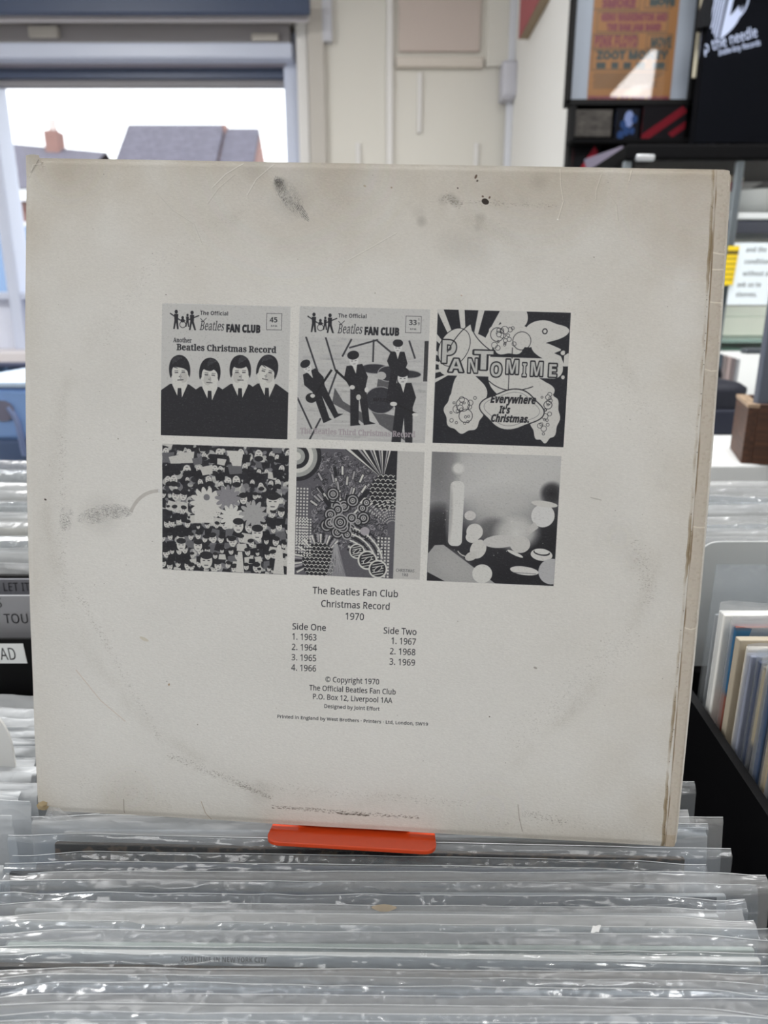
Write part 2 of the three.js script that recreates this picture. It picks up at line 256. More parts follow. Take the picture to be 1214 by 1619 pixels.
// the near column: [lip y in the photo at mid-frame, x of left end, x of right end (photo px), lean of the lip in px across the frame, cover, how far the cover sits below the lip]
const NEAR = [
  [1330, 25, 1168, 32, 'worn', 0.003], [1354, 30, 1124, 22, 'slate', 0.004], [1369, 15, 1086, 18, 'dark', 0.005], [1380, 7, 1213, 4, 'light', 0.007], [1394, -6, 1199, 6, 'slate', 0.006],
  [1415, -14, 1182, 11, 'light', 0.004], [1431, -18, 1180, 14, 'cream', 0.006], [1447, -22, 1197, 9, 'lilac', 0.007], [1461, -26, 1222, 12, 'light', 0.006], [1476, -30, 1240, 9, 'green', 0.002],
  [1502, -34, 1236, 16, 'white', 0.002], [1516, -40, 1240, 22, 'worn', 0.005], [1535, -44, 1232, 10, 'grey', 0.004], [1547, -50, 1252, 14, 'slate', 0.006], [1560, -56, 1260, 12, 'blue', 0.008],
  [1576, -60, 1266, 11, 'grey', 0.006], [1591, -66, 1276, 9, 'cream', 0.004], [1604, -70, 1282, 6, 'light', 0.007], [1615, -76, 1290, 6, 'grey', 0.005], [1629, -84, 1300, 6, 'light', 0.005],
];
const coverSaid = { worn: 'a brown worn cover', slate: 'a slate grey cover', dark: 'a very dark cover', light: 'a pale grey cover', grey: 'a mid grey cover', cream: 'a cream cover', lilac: 'a lilac grey cover', green: 'a pale greenish cover', white: 'a white cover', blue: 'a blue grey cover' };
NEAR.forEach(([py, xl, xr, slope, cov, drop], i) => {
  const h = i < 2 ? -0.2572 : -0.2545 + 0.0018 * vnoise(i * 3.7, 2, 9), c = atH(607, py, h), L = atH(xl, py - slope / 2, h), R = atH(xr, py + slope / 2, h);
  const r = baggedRecord({ x0: L[0], x1: R[0], y: c[1], z: c[2], roll: -(slope / 1200) * 1.0, lean: 0.15, seed: i + 3, cover: COVER[cov], flap: ({ dark: 0.0045, slate: 0.005, worn: 0.004, white: 0.0014, green: 0.0045 }[cov] ?? 0.0045 + drop * 0.6), bend: i < 2 ? 0.5 : 0.85 + 0.35 * vnoise(i * 5.3, 1, 8), wild: i < 2 ? 0.4 : [5, 8, 11, 14, 17].includes(i) ? 1.0 : 0.55, film: ['dark', 'slate', 'worn', 'white'].includes(cov) ? clearFilm : undefined, group: 'clear bagged records in front of the orange stand',
    label: `${nth[i]} clear bagged record in front of the orange lip, holding ${coverSaid[cov]}` });
  if (i === 6) {                                     // a tan scrap of torn cover lying in the bag
    const q = atH(607, 1434, h), l = r.g.worldToLocal(new THREE.Vector3(q[0], q[1], q[2] + 0.0006));
    part('torn_scrap', sheet(12, 4, (u, v) => [l.x + (u - 0.5) * 0.011, l.y + (v - 0.6) * 0.003 * Math.sin(u * Math.PI), l.z - v * 0.001, u, v]), std(176, 162, 142, 0.8, { side: THREE.DoubleSide }), r.g);
  }
  if (i === 10) {                                    // lettering along the top of the white cover
    const tex = canvas(512, 48, (x, w, hh) => { x.clearRect(0, 0, w, hh); x.fillStyle = '#1c1c20'; x.font = 'bold 44px sans-serif'; x.textBaseline = 'middle'; const s = 'SOMETIME IN NEW YORK CITY', m = x.measureText(s).width; x.save(); x.scale(500 / m, 1); x.fillText(s, 4, 25); x.restore(); });
    part('lettering', new THREE.PlaneGeometry(0.036, 0.0034).translate(-0.062, r.ct - 0.002, 0.0015), new THREE.MeshStandardMaterial({ map: tex, transparent: true, roughness: 0.7 }), r.cover);
  }
});
// behind the standing sleeve: only their right ends show
const BEHIND = [[1328, 57, 1136, 35, 'grey'], [1299, 66, 1119, 8, 'light'], [1293, 70, 1143, 8, 'light'], [1277, 80, 1090, 4, 'dark'], [1232, 110, 1100, 4, 'dark']];
BEHIND.forEach(([py, xl, xr, slope, cov], i) => {
  const h = -0.256, R = atH(xr, py, h), L = atH(xl, py - slope, h);
  const zc = i === 0 ? -0.3065 : (R[2] + L[2]) / 2;
  const r = baggedRecord({ x0: L[0], x1: R[0], y: EYE + h, z: zc, roll: i === 0 ? -0.02 : -0.006, lean: 0.15, seed: i + 40, cover: COVER[cov], flap: 0.008, bend: 0.6, cw: 0.29, cx: -0.012, group: 'clear bagged records behind the standing sleeve',
    label: `${nth[i]} clear bagged record behind the big standing sleeve, its right end showing beside it` });
  if (i === 0) {                                      // its loose corner pokes up in front of the sleeve
    const P = [[70, 1292], [118, 1296], [80, 1271]].map(([x, y]) => r.g.worldToLocal(new THREE.Vector3(...atZ(x, y, 0.2895))));
    part('loose_corner', sheet(8, 8, (u, v) => { const b = P[0].clone().lerp(P[1], u).lerp(P[2].clone().lerp(P[1], u * 0.3), v); return [b.x, b.y, b.z + 0.0015 * Math.sin(u * 3 + v), u * 0.3, v * 0.3]; }), film[1], r.g);
  }
});
{
  const q = atH(940, 1474, -0.2515), c = thing('paper_chip', 'tiny white chip of paper lying on the bags at right of the middle', 'paper scrap', q);
  part('chip', sheet(4, 4, (u, v) => [(u - 0.5) * 0.0034 + v * 0.0012, v * 0.0022, -v * 0.0014 + 0.0003 * Math.sin(u * 6), u, v]), std(246, 246, 246, 0.7, { side: THREE.DoubleSide }), c);
}
// ------------------------------------------------------------------ left column, frosted bags
const LEFT = [[1101, 70], [1121, 72], [1129, 70], [1148, 68], [1158, 66], [1167, 66], [1174, 64], [1182, 62], [1196, 54], [1208, 58], [1224, 50], [1238, 60], [1249, 29], [1262, 51], [1284, 24], [1366, 7], [1400, -4], [1440, -14]];
LEFT.forEach(([py, xr], i) => {
  const h = -0.252 + 0.001 * vnoise(i * 2.3, 1, 4), R = atH(xr, py, h);
  const cov = ['white', 'light', 'white', 'light', 'grey', 'light', 'cream', 'light', 'white', 'light', 'white', 'light', 'white', 'grey', 'light', 'slate', 'grey', 'light'][i];
  baggedRecord({ x0: R[0] - 0.33, x1: R[0], y: EYE + h, z: R[2], roll: 0.004 * vnoise(i, 3, 6), lean: 0.1, seed: i + 60, cover: COVER[cov], flap: 0.011, bend: 0.5, nx: 60, cw: 0.305, cx: -0.008, film: frosted, group: 'frosted bagged records in the left column',
    label: `${nth[LEFT.length - 1 - i]} frosted bagged record from the front in the left column, cut by the picture edge` });
});
function cardShape(w, h, r) { const s = new THREE.Shape(); s.moveTo(0, 0); s.lineTo(w, 0); s.lineTo(w, h - r); s.quadraticCurveTo(w, h, w - r, h); s.lineTo(r * 0.5, h); s.quadraticCurveTo(0, h, 0, h - r * 0.5); s.closePath(); return s; }
{
  const z = atH(10, 1197, -0.25)[2], R = atZ(18, 1196, -z), T = atZ(0, 1110, -z);
  const g = thing('divider_card', 'white plastic divider card with a rounded corner, standing above the frosted bags', 'divider', [R[0] - 0.31, H - 0.56, z]);
  part('card', new THREE.ExtrudeGeometry(cardShape(0.312, T[1] - H + 0.56 + 0.004, 0.035), { depth: 0.0012, bevelEnabled: true, bevelSize: 0.0003, bevelThickness: 0.0003, curveSegments: 16 }), std(232, 233, 232, 0.4), g);
}
// label cards at the back of the left column
function labelCard(name, label, z, yTop, x0, x1, mat, drawn) {
  const g = thing(name, label, 'divider card', [x0, H - 0.575, -z]);
  const h = yTop - (H - 0.575);
  part('card', new THREE.ExtrudeGeometry(cardShape(x1 - x0, h, 0.006), { depth: 0.0015, bevelEnabled: true, bevelSize: 0.0003, bevelThickness: 0.0003 }), mat, g);
  for (const d of drawn) {
    const p = atZ(d.x, d.y, z - 0.0025), q = atZ(d.x + d.w, d.y + d.h, z - 0.0025), w = q[0] - p[0], hh = p[1] - q[1];
    const t = canvas(256, Math.round(256 * hh / w), (x, W, HH) => { if (d.bg) { x.fillStyle = d.bg; x.fillRect(0, 0, W, HH); } x.fillStyle = d.fg; x.font = `${d.bold ? 'bold ' : ''}${Math.round(HH * d.size)}px sans-serif`; x.textBaseline = 'middle'; const m = x.measureText(d.text).width; x.save(); x.translate(d.tx * W, HH * 0.52); x.scale(d.tw * W / m, 1); x.fillText(d.text, 0, 0); x.restore(); });
    const sh = new THREE.Shape(); sh.moveTo(0, 0); sh.lineTo(w + (d.skew ?? 0), 0); sh.lineTo(w, hh); sh.lineTo(0, hh); sh.closePath();
    const geo = d.bg ? new THREE.ExtrudeGeometry(sh, { depth: 0.0004, bevelEnabled: false }) : new THREE.ShapeGeometry(sh);
    const uv = geo.attributes.uv, ps = geo.attributes.position; for (let i = 0; i < uv.count; i++) uv.setXY(i, clamp(ps.getX(i) / w, 0, 1), ps.getY(i) / hh);
    part(d.bg ? 'label' : 'lettering', geo.translate(p[0] - x0, q[1] - (H - 0.575), d.bg ? 0.0019 : 0.0022), new THREE.MeshStandardMaterial({ map: t, transparent: !d.bg, roughness: 0.5 }), g);
  }
}
labelCard('label_card', 'black divider card with a white AD label, left of the sleeve', 0.43, atZ(20, 1009, 0.43)[1], -0.5, -0.16, M.black, [{ x: -60, y: 1018, w: 101, h: 31, bg: '#eef1f2', fg: '#1a1a1e', text: 'AD', size: 0.86, tx: 0.59, tw: 0.265, skew: 0.0008 }]);
labelCard('label_card', 'pale grey divider card reading Y TOU, behind the black one', 0.445, atZ(20, 941, 0.445)[1], -0.5, -0.16, std(150, 151, 156, 0.5), [{ x: -40, y: 940, w: 46, h: 26, fg: '#2a2a30', text: 'S', size: 0.8, tx: 0.72, tw: 0.26 }, { x: -12, y: 966, w: 64, h: 24, fg: '#2a2a30', text: 'Y TOU', size: 0.86, tx: 0.0, tw: 0.92 }]);
labelCard('label_card', 'dark grey divider card reading LET IT, rearmost of the three', 0.46, atZ(20, 915, 0.46)[1], -0.5, -0.16, std(112, 113, 120, 0.5), [{ x: 1, y: 918, w: 48, h: 20, fg: '#1c1c22', text: 'LET IT', size: 0.9, tx: 0.02, tw: 0.97 }]);

// ------------------------------------------------------------------ back rack, bright bags
const BACKL = [[892, 0.5, 'white'], [868, 0.52, 'grey'], [846, 0.545, 'white'], [826, 0.57, 'white'], [812, 0.6, 'cream'], [794, 0.625, 'white'], [778, 0.65, 'white'], [763, 0.68, 'white'], [745, 0.72, 'white'], [728, 0.765, 'white']];
BACKL.forEach(([py, z, cov], i) => {
  const p = atZ(20, py, z);
  baggedRecord({ x0: -0.52, x1: -0.19, y: p[1], z: p[2], lean: 0.02, roll: 0.003 * vnoise(i, 8, 2), seed: i + 90, cover: COVER[cov], flap: 0.014, bend: 0.9, nx: 50, cw: 0.315, film: film[i % 3], group: 'bright bagged records in the back rack, left',
    label: `${nth[i]} bright bagged record above the LET IT card, counted towards the window` });
});
const BACKR = [[850, 0.515, 'white'], [838, 0.53, 'light'], [829, 0.545, 'blue'], [817, 0.56, 'cream'], [800, 0.585, 'white'], [785, 0.61, 'white'], [772, 0.635, 'light'], [760, 0.66, 'white']];
BACKR.forEach(([py, z, cov], i) => {
  const p = atZ(1170, py, z);
  baggedRecord({ x0: 0.2, x1: 0.54, y: p[1], z: p[2], lean: 0.02, roll: 0.003 * vnoise(i, 5, 2), seed: i + 120, cover: COVER[cov], flap: 0.014, bend: 0.9, nx: 50, cw: 0.32, film: film[i % 3], group: 'bright bagged records in the back rack, right',
    label: `${nth[i]} bright bagged record above the clear divider at right, counted away from it` });
});
// ------------------------------------------------------------------ right column: records seen by their left edges
{
  const z = 0.478, T = atZ(1125, 856, z), x0 = T[0] - 0.008;
  const g = thing('divider_card', 'translucent white plastic divider behind the records at right', 'divider', [x0, H - 0.515, -z]);
  const s = new THREE.Shape(), w = 0.33, h = T[1] - (H - 0.515), r = 0.014; s.moveTo(0, 0); s.lineTo(w, 0); s.lineTo(w, h); s.lineTo(r, h); s.quadraticCurveTo(0, h, 0, h - r); s.closePath();
  part('card', new THREE.ExtrudeGeometry(s, { depth: 0.0015, bevelEnabled: true, bevelSize: 0.0003, bevelThickness: 0.0003, curveSegments: 12 }), new THREE.MeshPhysicalMaterial({ color: col(205, 208, 208), roughness: 0.45, transmission: 0.3, thickness: 0 }), g);
}
{
  const g = thing('bagged_record', 'clear bag holding a grey card with a dark disc, rearmost of the records at right', 'record', [0.218, H - 0.515, -0.437]);
  const p = atZ(1140, 892, 0.437), hh = p[1] - (H - 0.515);
  const disc = canvas(512, 512, (x, w) => { x.fillStyle = '#a9abad'; x.fillRect(0, 0, w, w); x.fillStyle = '#3a3f47'; x.beginPath(); x.arc(w * 0.52, w * 0.6, w * 0.41, 0, 7); x.fill(); x.fillStyle = '#8d8f92'; x.beginPath(); x.arc(w * 0.52, w * 0.6, w * 0.12, 0, 7); x.fill(); });
  part('cover', box(0.004, 0.318, 0.002, 0.315, -0.001, 0.001, 0.0006), std(255, 255, 255, 0.5, { map: disc }), g);
  const f = (s) => sheet(60, 16, (u, v) => [u * 0.325, v * hh, s * (0.0016 + 0.0012 * v * vnoise(u * 9, v * 5, s + 4)), u * 1.6, v * 1.6]);
  part('plastic_bag', [f(1), f(-1)], film[2], g);
}
const spineT = (a, b, n) => data(64, (x, y) => { const k = hash(Math.floor(y * n), 0, n), m = k > 0.5 ? a : b; return m.map((q) => q / 255); }, [1, 1], true);
const RIGHT = [ // z, top below lens, thickness, spine look, words
  [0.4075, 0.1795, 0.0085, std(236, 236, 232, 0.6), 'thick white record with a clean edge, topmost at right'],
  [0.3955, 0.1825, 0.0055, std(255, 255, 255, 0.6, { map: spineT([44, 98, 138], [136, 78, 66], 7) }), 'record with a blue and red edge beside the thick white one'],
  [0.3865, 0.1865, 0.006, std(176, 166, 148, 0.7), 'record with a tan cardboard edge'],
  [0.378, 0.1885, 0.005, std(202, 196, 184, 0.7), 'record with a pale stone edge next to the tan one'],
  [0.3705, 0.189, 0.0058, std(140, 146, 164, 0.35), 'record with a lilac glossy edge'],
  [0.3632, 0.1895, 0.0045, std(52, 64, 92, 0.5), 'record with a dark navy edge beside the lilac one'],
  [0.3575, 0.19, 0.004, std(255, 255, 255, 0.6, { map: spineT([58, 62, 72], [170, 158, 130], 19) }), 'record with a dark edge flecked with tan lettering'],
  [0.3522, 0.19, 0.0035, std(120, 122, 126, 0.6), 'record with a mid grey edge'],
  [0.347, 0.19, 0.005, std(62, 80, 110, 0.5), 'record with a blue edge'],
  [0.34, 0.191, 0.0055, std(172, 156, 128, 0.7), 'record with a light brown edge, frontmost in sight'],
  [0.333, 0.191, 0.005, std(70, 76, 92, 0.6), 'record with a charcoal edge in front of the brown one'],
  [0.326, 0.191, 0.005, std(150, 150, 150, 0.6), 'record with a grey edge at the picture border'],
];
RIGHT.forEach(([z, top, th, mat, words], i) => {
  const x0 = 0.211 + 0.003 * hash(i, 2, 7), g = thing('boxed_record', words, 'record', [x0, H - 0.515, -z], 'records standing edge on in the right column');
  const h = 0.515 - top;
  part('cover', box(0, 0.315, 0.001, h - 0.006, -th / 2, th / 2, 0.0008), mat, g);
  if (i !== 2 && i !== 3) { const f = (s) => sheet(40, 12, (u, v) => { const e = sstep(0, 0.03, u); return [-0.002 + u * 0.325, v * (h + 0.002 * vnoise(u * 9, 1, i)), s * (th / 2 * e + 0.0004) + 0.0006 * vnoise(u * 8, v * 6, i + s), u * 1.6 + i * 0.2, v * 1.6]; }); part('plastic_bag', [f(1), f(-1)], film[i % 3], g); }
});
// ------------------------------------------------------------------ the standing record sleeve
const SW = 315, SH = 313;                             // millimetres
const SO = new THREE.Vector3(-0.17357, EYE - 0.24404, -0.2993);           // its lower left front corner
const SX = new THREE.Vector3(0.99828, -0.02467, 0.05311), SY = new THREE.Vector3(0.03382, 0.98326, -0.17905), SN = new THREE.Vector3().crossVectors(SX, SY);
const sleeveFrame = new THREE.Matrix4().makeBasis(SX, SY, SN).setPosition(SO);
const bow = (v) => 0.005 * (1 - (2 * v - 1) ** 2);
const INK = '#1c1d23';
function sleeveArt() {
  const N = 2048, k = N / SW;
  return canvas(N, Math.round(N * SH / SW), (c, W, HH) => {
    const R = rng(77), X = (u) => u * k, Y = (v) => (SH - v) * k;
    // bare board with its mottling and toned edges
    const im = c.createImageData(W, HH);
    for (let y = 0; y < HH; y++) for (let x = 0; x < W; x++) {
      const u = x / k, v = SH - y / k, o = (y * W + x) * 4;
      const m = fbm(u / 42, v / 42, 3, 3) * 5 + (hash(x >> 1, y, 5) - 0.5) * 6 + vnoise(u * 1.1, v * 3.2, 8) * 3.5;
      const eb = Math.exp(-v / 15), el = Math.exp(-u / 8), er = 0.8 * Math.exp(-(315 - u) / 40), et = Math.exp(-(SH - v) / 42);
      const n = 0.7 + 0.5 * fbm(u / 20, v / 20, 30, 3);
      const rr = Math.hypot(u - 152, v - 156), ring = Math.exp(-(((rr - 142 - 3 * fbm(u / 30, v / 30, 40, 2)) / 4) ** 2)) * clamp(0.2 + 1.1 * fbm(u / 16, v / 16, 50, 4), 0, 1);
      const fleck = ring * (hash(x >> 1, y >> 1, 9) > 0.55 ? 1 : 0.35);
      const tone = (eb * 0.8 + el * 0.5 + er * 0.8 + et * 1.15) * n;
      im.data[o] = 220 + m - tone * 22 - fleck * 17; im.data[o + 1] = 219 + m - tone * 28 - fleck * 18; im.data[o + 2] = 216 + m - tone * 36 - fleck * 20; im.data[o + 3] = 255;
    }
    c.putImageData(im, 0, 0);
    const blot = (u, v, r, a, rgb = '60,56,52') => { const g = c.createRadialGradient(X(u), Y(v), 0, X(u), Y(v), r * k); g.addColorStop(0, `rgba(${rgb},${a})`); g.addColorStop(0.5, `rgba(${rgb},${a * 0.6})`); g.addColorStop(1, `rgba(${rgb},0)`); c.fillStyle = g; c.fillRect(X(u - r), Y(v + r), 2 * r * k, 2 * r * k); };
    const crease = (pts, light, wd = 0.25, dk = 0.2) => { for (const [st, off] of [[light, 0], [`rgba(90,84,76,${dk})`, 0.3]]) { c.strokeStyle = st; c.lineWidth = wd * k; c.beginPath(); pts.forEach(([u, v], i) => (i ? c.lineTo(X(u) + off * k, Y(v) + off * k) : c.moveTo(X(u) + off * k, Y(v) + off * k))); c.stroke(); } };
    const dirt = (u0, v0, u1, v1, w, n, a, len = 0.8) => { for (let i = 0; i < n; i++) { const t = R(), q = (R() + R() + R() - 1.5) * w, dx = u1 - u0, dy = v1 - v0, L = Math.hypot(dx, dy), u = u0 + dx * t - dy / L * q, v = v0 + dy * t + dx / L * q; c.fillStyle = `rgba(70,62,54,${a * R()})`; c.fillRect(X(u), Y(v), len * R() * k, 0.22 * k); } };
    // finger marks: ridged dark ovals
    const print = (u, v, a, b, ang, dark, n) => { c.save(); c.translate(X(u), Y(v)); c.rotate(ang); for (let i = 0; i < n; i++) { const r = Math.sqrt(R()), th = R() * 6.283, px = r * Math.cos(th) * a, py = r * Math.sin(th) * b; const rid = Math.sin((py + 0.12 * px * px / a) * 9); if (rid < -0.1) continue; const al = dark * (0.25 + 0.75 * clamp(0.5 + fbm(px / 3 + u, py / 3, 61, 3) * 1.6, 0, 1)) * (1 - r * r * 0.7); c.fillStyle = `rgba(52,52,54,${al})`; c.fillRect(px * k, py * k, 0.42 * k, 0.2 * k); } c.restore(); };
    print(121.5, 297, 10.5, 5, 1.0, 0.2, 2600); print(119, 299, 9, 2.4, 1.05, 0.42, 1500); print(127, 291.5, 5.5, 1.6, 0.9, 0.4, 900); print(116.2, 304, 2.4, 2, 0, 0.4, 420);
    blot(122, 297, 11, 0.1); blot(117, 303, 4, 0.28);
    print(19, 149, 3.4, 6.5, 0.1, 0.3, 900); print(36, 151.5, 12.5, 4.2, -0.26, 0.34, 2600); print(45, 152.5, 6, 3, -0.2, 0.4, 900); blot(36, 151, 12, 0.1);
    c.strokeStyle = 'rgba(110,104,98,0.28)'; c.lineWidth = 1.6 * k; c.beginPath(); c.moveTo(X(50), Y(153)); c.quadraticCurveTo(X(54), Y(163), X(64), Y(163.5)); c.stroke();
    blot(195.5, 297, 3, 0.2); blot(193.6, 299, 2.4, 0.16); blot(190, 297.5, 3, 0.13); blot(181, 288, 3, 0.2); blot(179.6, 292, 4, 0.06); blot(207, 290, 3, 0.14); blot(206, 286, 2.4, 0.1); blot(205, 276, 11, 0.07); blot(195, 278, 9, 0.06); blot(198, 252, 8, 0.04); blot(232, 306, 5, 0.1); blot(215, 298, 6, 0.06, '120,104,70'); blot(225, 298, 4, 0.05); blot(150, 309, 30, 0.06, '95,78,58'); blot(20, 311, 26, 0.07, '90,80,66'); blot(105, 311, 8, 0.12, '80,74,66'); dirt(188, 297, 240, 296, 1.2, 260, 0.3); dirt(190, 300, 198, 295, 2, 160, 0.5);
    blot(120, 314, 60, 0.07, '105,84,60'); blot(230, 312, 40, 0.1, '105,84,60'); blot(300, 300, 40, 0.12, '110,88,70');
    const spot = (u, v, a, b, al = 0.9, rgb = '38,28,22') => { c.fillStyle = `rgba(${rgb},${al})`; c.beginPath(); c.ellipse(X(u), Y(v), a * k, b * k, 0.4, 0, 7); c.fill(); };
    spot(208.8, 297.2, 1.7, 1.25, 0.95); spot(207.6, 299.4, 0.5, 0.4, 0.7, '70,48,34'); spot(210.6, 299, 0.4, 0.6, 0.7, '70,48,34'); spot(204.2, 307.9, 0.5, 1.0, 0.75, '66,44,34'); spot(204.9, 306.1, 0.4, 0.5, 0.7); spot(9.2, 157.3, 0.6, 0.4, 0.8); spot(196.4, 302.8, 0.35, 0.3, 0.8); spot(167, 302.5, 0.4, 0.35, 0.5, '110,84,50'); spot(155, 303, 0.7, 0.4, 0.3, '120,90,50'); spot(56, 92, 2.4, 0.8, 0.16, '130,100,40'); spot(68, 70, 0.4, 0.6, 0.6, '130,95,50'); spot(222, 62, 0.3, 0.3, 0.7); spot(242, 87, 0.9, 0.5, 0.35, '60,50,44'); spot(241, 290, 0.5, 0.3, 0.8, '245,244,240'); spot(200, 256, 0.4, 0.2, 0.4, '150,90,50'); spot(66, 253, 0.3, 0.3, 0.4);
    for (let i = 0; i < 90; i++) spot(R() * 305, R() * 310, 0.12 + 0.16 * R(), 0.12 + 0.14 * R(), 0.55 * R() + 0.1, '60,48,40');
    // rubbing along the lower edge and the disc's outline
    dirt(105, 20, 215, 17, 2.6, 420, 0.35); dirt(118, 9.5, 190, 8, 1.0, 420, 0.7, 1.4); dirt(150, 8, 166, 7.7, 0.4, 160, 0.9, 1.2); dirt(66, 34, 108, 18, 2.2, 420, 0.4); dirt(100, 21, 118, 14, 1.4, 260, 0.5); dirt(20, 120, 64, 40, 2, 500, 0.26); dirt(17, 188, 17, 100, 2.2, 420, 0.26); dirt(22, 18, 70, 8, 5, 260, 0.22); dirt(230, 46, 288, 108, 8, 900, 0.22); dirt(284, 150, 292, 120, 4, 300, 0.3); dirt(240, 270, 292, 190, 7, 500, 0.18); dirt(240, 14, 262, 10, 2, 160, 0.5); dirt(215, 8, 300, 8, 5, 380, 0.2); dirt(36, 230, 60, 268, 5, 300, 0.16); dirt(60, 268, 110, 298, 4, 300, 0.14);
     blot(48, 13, 16, 0.05, '96,80,58'); blot(112, 17, 8, 0.08, '80,70,60'); blot(225, 15, 20, 0.05, '120,92,74'); blot(276, 150, 12, 0.04); blot(284, 140, 8, 0.05);
    // creases
    crease([[4, 64], [28, 53], [64, 34], [118, 4]], 'rgba(240,238,234,0.5)', 0.2, 0.08); crease([[22, 75], [34, 60], [46, 50]], 'rgba(190,160,130,0.22)', 0.5, 0.04);
    crease([[100, 312], [92, 307], [86, 301]], 'rgba(236,234,228,0.75)'); crease([[114, 312], [106, 305], [102, 298]], 'rgba(236,234,228,0.7)'); crease([[96, 307], [89, 301], [84, 294]], 'rgba(224,220,212,0.4)'); 
    crease([[60, 299], [68, 291], [78, 285], [82, 276]], 'rgba(236,234,228,0.5)'); crease([[148, 270], [160, 277], [170, 283]], 'rgba(238,236,230,0.6)', 0.18); crease([[241, 312], [241.5, 305], [243, 298], [241, 290]], 'rgba(236,230,220,0.7)'); crease([[259, 310], [257, 303], [257, 299]], 'rgba(236,230,220,0.5)'); crease([[272, 312], [271, 307]], 'rgba(240,234,222,0.7)'); crease([[262, 302], [266, 297], [267, 290]], 'rgba(236,230,220,0.5)');
    crease([[44, 9], [44, 1]], 'rgba(96,84,70,0.5)'); crease([[83, 10], [85, 4], [88, 0]], 'rgba(150,118,80,0.5)'); crease([[238, 18], [239, 11], [241, 4]], 'rgba(110,96,84,0.5)'); crease([[262, 168], [267, 167]], 'rgba(90,84,76,0.3)');
    crease([[2, 306], [8, 311]], 'rgba(70,62,54,0.5)'); crease([[1, 304], [4, 309], [9, 309.5]], 'rgba(236,232,226,0.6)');
    // worn lower left corner
    spot(1.5, 1.5, 3, 2.6, 0.6, '140,114,78');
    // the glue line beside the folded flap
    for (let v = 0; v < SH; v += 0.16) { const u = 307 + 0.9 * sstep(40, 0, v) + 0.25 * vnoise(v / 3, 2, 5), a = clamp(0.32 + 0.9 * fbm(v / 14, 3, 6, 3), 0.05, 0.8); c.fillStyle = `rgba(128,108,78,${a * 0.5})`; c.fillRect(X(u - 0.3), Y(v), (0.8 + 1.2 * a) * k, 0.3 * k); c.fillStyle = `rgba(110,88,58,${a * 0.35})`; c.fillRect(X(u + 0.3), Y(v), (0.3 + 0.6 * a) * k, 0.3 * k); if (R() < 0.05) { c.fillStyle = 'rgba(62,52,42,0.6)'; c.fillRect(X(u + R()), Y(v), 0.5 * k * R(), 0.4 * k); } }
    // lettering
    const F = (b, px, fam = 'sans-serif', it = '') => `${it}${b ? 'bold ' : ''}${px}px ${fam}`;
    const word = (s, u0, u1, v, size, opt = {}) => { c.save(); c.fillStyle = opt.fill ?? INK; c.font = F(opt.b, Math.round(size * k * 4) / 4, opt.fam, opt.it); c.textBaseline = 'middle'; const m = c.measureText(s).width; c.translate(X(u0), Y(v)); c.rotate(opt.rot ?? 0); if (opt.skew) c.transform(1, 0, opt.skew, 1, 0, 0); c.scale((u1 - u0) * k / m, 1); c.fillText(s, 0, 0); if (opt.stroke) { c.strokeStyle = opt.fill ?? INK; c.lineWidth = opt.stroke * k; c.strokeText(s, 0, 0); } c.restore(); };
    for (const [s, a, b, v, z] of [['The Beatles Fan Club', 136.5, 176.8, 119.3, 4.5], ['Christmas Record', 140.5, 173.2, 113.2, 4.5], ['1970', 152, 161.2, 107.6, 4.4], ['Side One', 127.2, 143.4, 101.6, 4.1], ['1. 1963', 127.1, 139, 96.7, 4.1], ['2. 1964', 127.1, 139.2, 91.6, 4.1], ['3. 1965', 127.1, 139.1, 86.5, 4.1], ['4. 1966', 127.1, 139.1, 81.5, 4.1], ['Side Two', 170.3, 186.1, 101.6, 4.1], ['1. 1967', 174, 185.9, 96.8, 4.1], ['2. 1968', 173.6, 185.9, 91.8, 4.1], ['3. 1969', 173.6, 185.9, 86.7, 4.1],
      ['© Copyright 1970', 143.4, 169.3, 76.3, 3.5], ['The Official Beatles Fan Club', 135.9, 177.3, 71.7, 3.5], ['P.O. Box 12, Liverpool 1AA', 137.5, 175.7, 67.5, 3.5], ['Designed by Joint Effort', 143.1, 169.8, 63.1, 2.6], ['Printed in England by West Brothers · Printers · Ltd, London, SW19', 120.5, 193.2, 56.6, 2.35]]) word(s, a, b, v, z, { stroke: 0.07 });
    // six small monochrome pictures, plain generic designs in the tones of the print
    const G = { bg: '#a9a9a8', paper: '#b9b8b4', ink: '#26262c', mid: '#77777a' };
    const frame = (u, v, w, h, fill) => { c.save(); c.beginPath(); c.rect(X(u), Y(v + h), w * k, h * k); c.clip(); c.fillStyle = fill; c.fillRect(X(u), Y(v + h), w * k, h * k); c.translate(X(u), Y(v + h)); c.scale(k, k); };   // then in mm, y down
    const done = () => c.restore();
    const path = (pts, close = true) => { c.beginPath(); pts.forEach((p, i) => (i ? c.lineTo(p[0], p[1]) : c.moveTo(p[0], p[1]))); if (close) c.closePath(); };
    const oval = (x, y, a, b, f, r = 0) => { c.fillStyle = f; c.beginPath(); c.ellipse(x, y, a, b, r, 0, 7); c.fill(); };
    const t2 = (s, x0, x1, y, size, opt = {}) => { c.save(); c.fillStyle = opt.fill ?? G.ink; c.font = F(opt.b, size, opt.fam, opt.it); c.textBaseline = 'middle'; const m = c.measureText(s).width; c.translate(x0, y); c.rotate(opt.rot ?? 0); c.scale((x1 - x0) / m, 1); c.fillText(s, 0, 0); if (opt.stroke) { c.strokeStyle = opt.fill ?? G.ink; c.lineWidth = opt.stroke; c.strokeText(s, 0, 0); } c.restore(); };
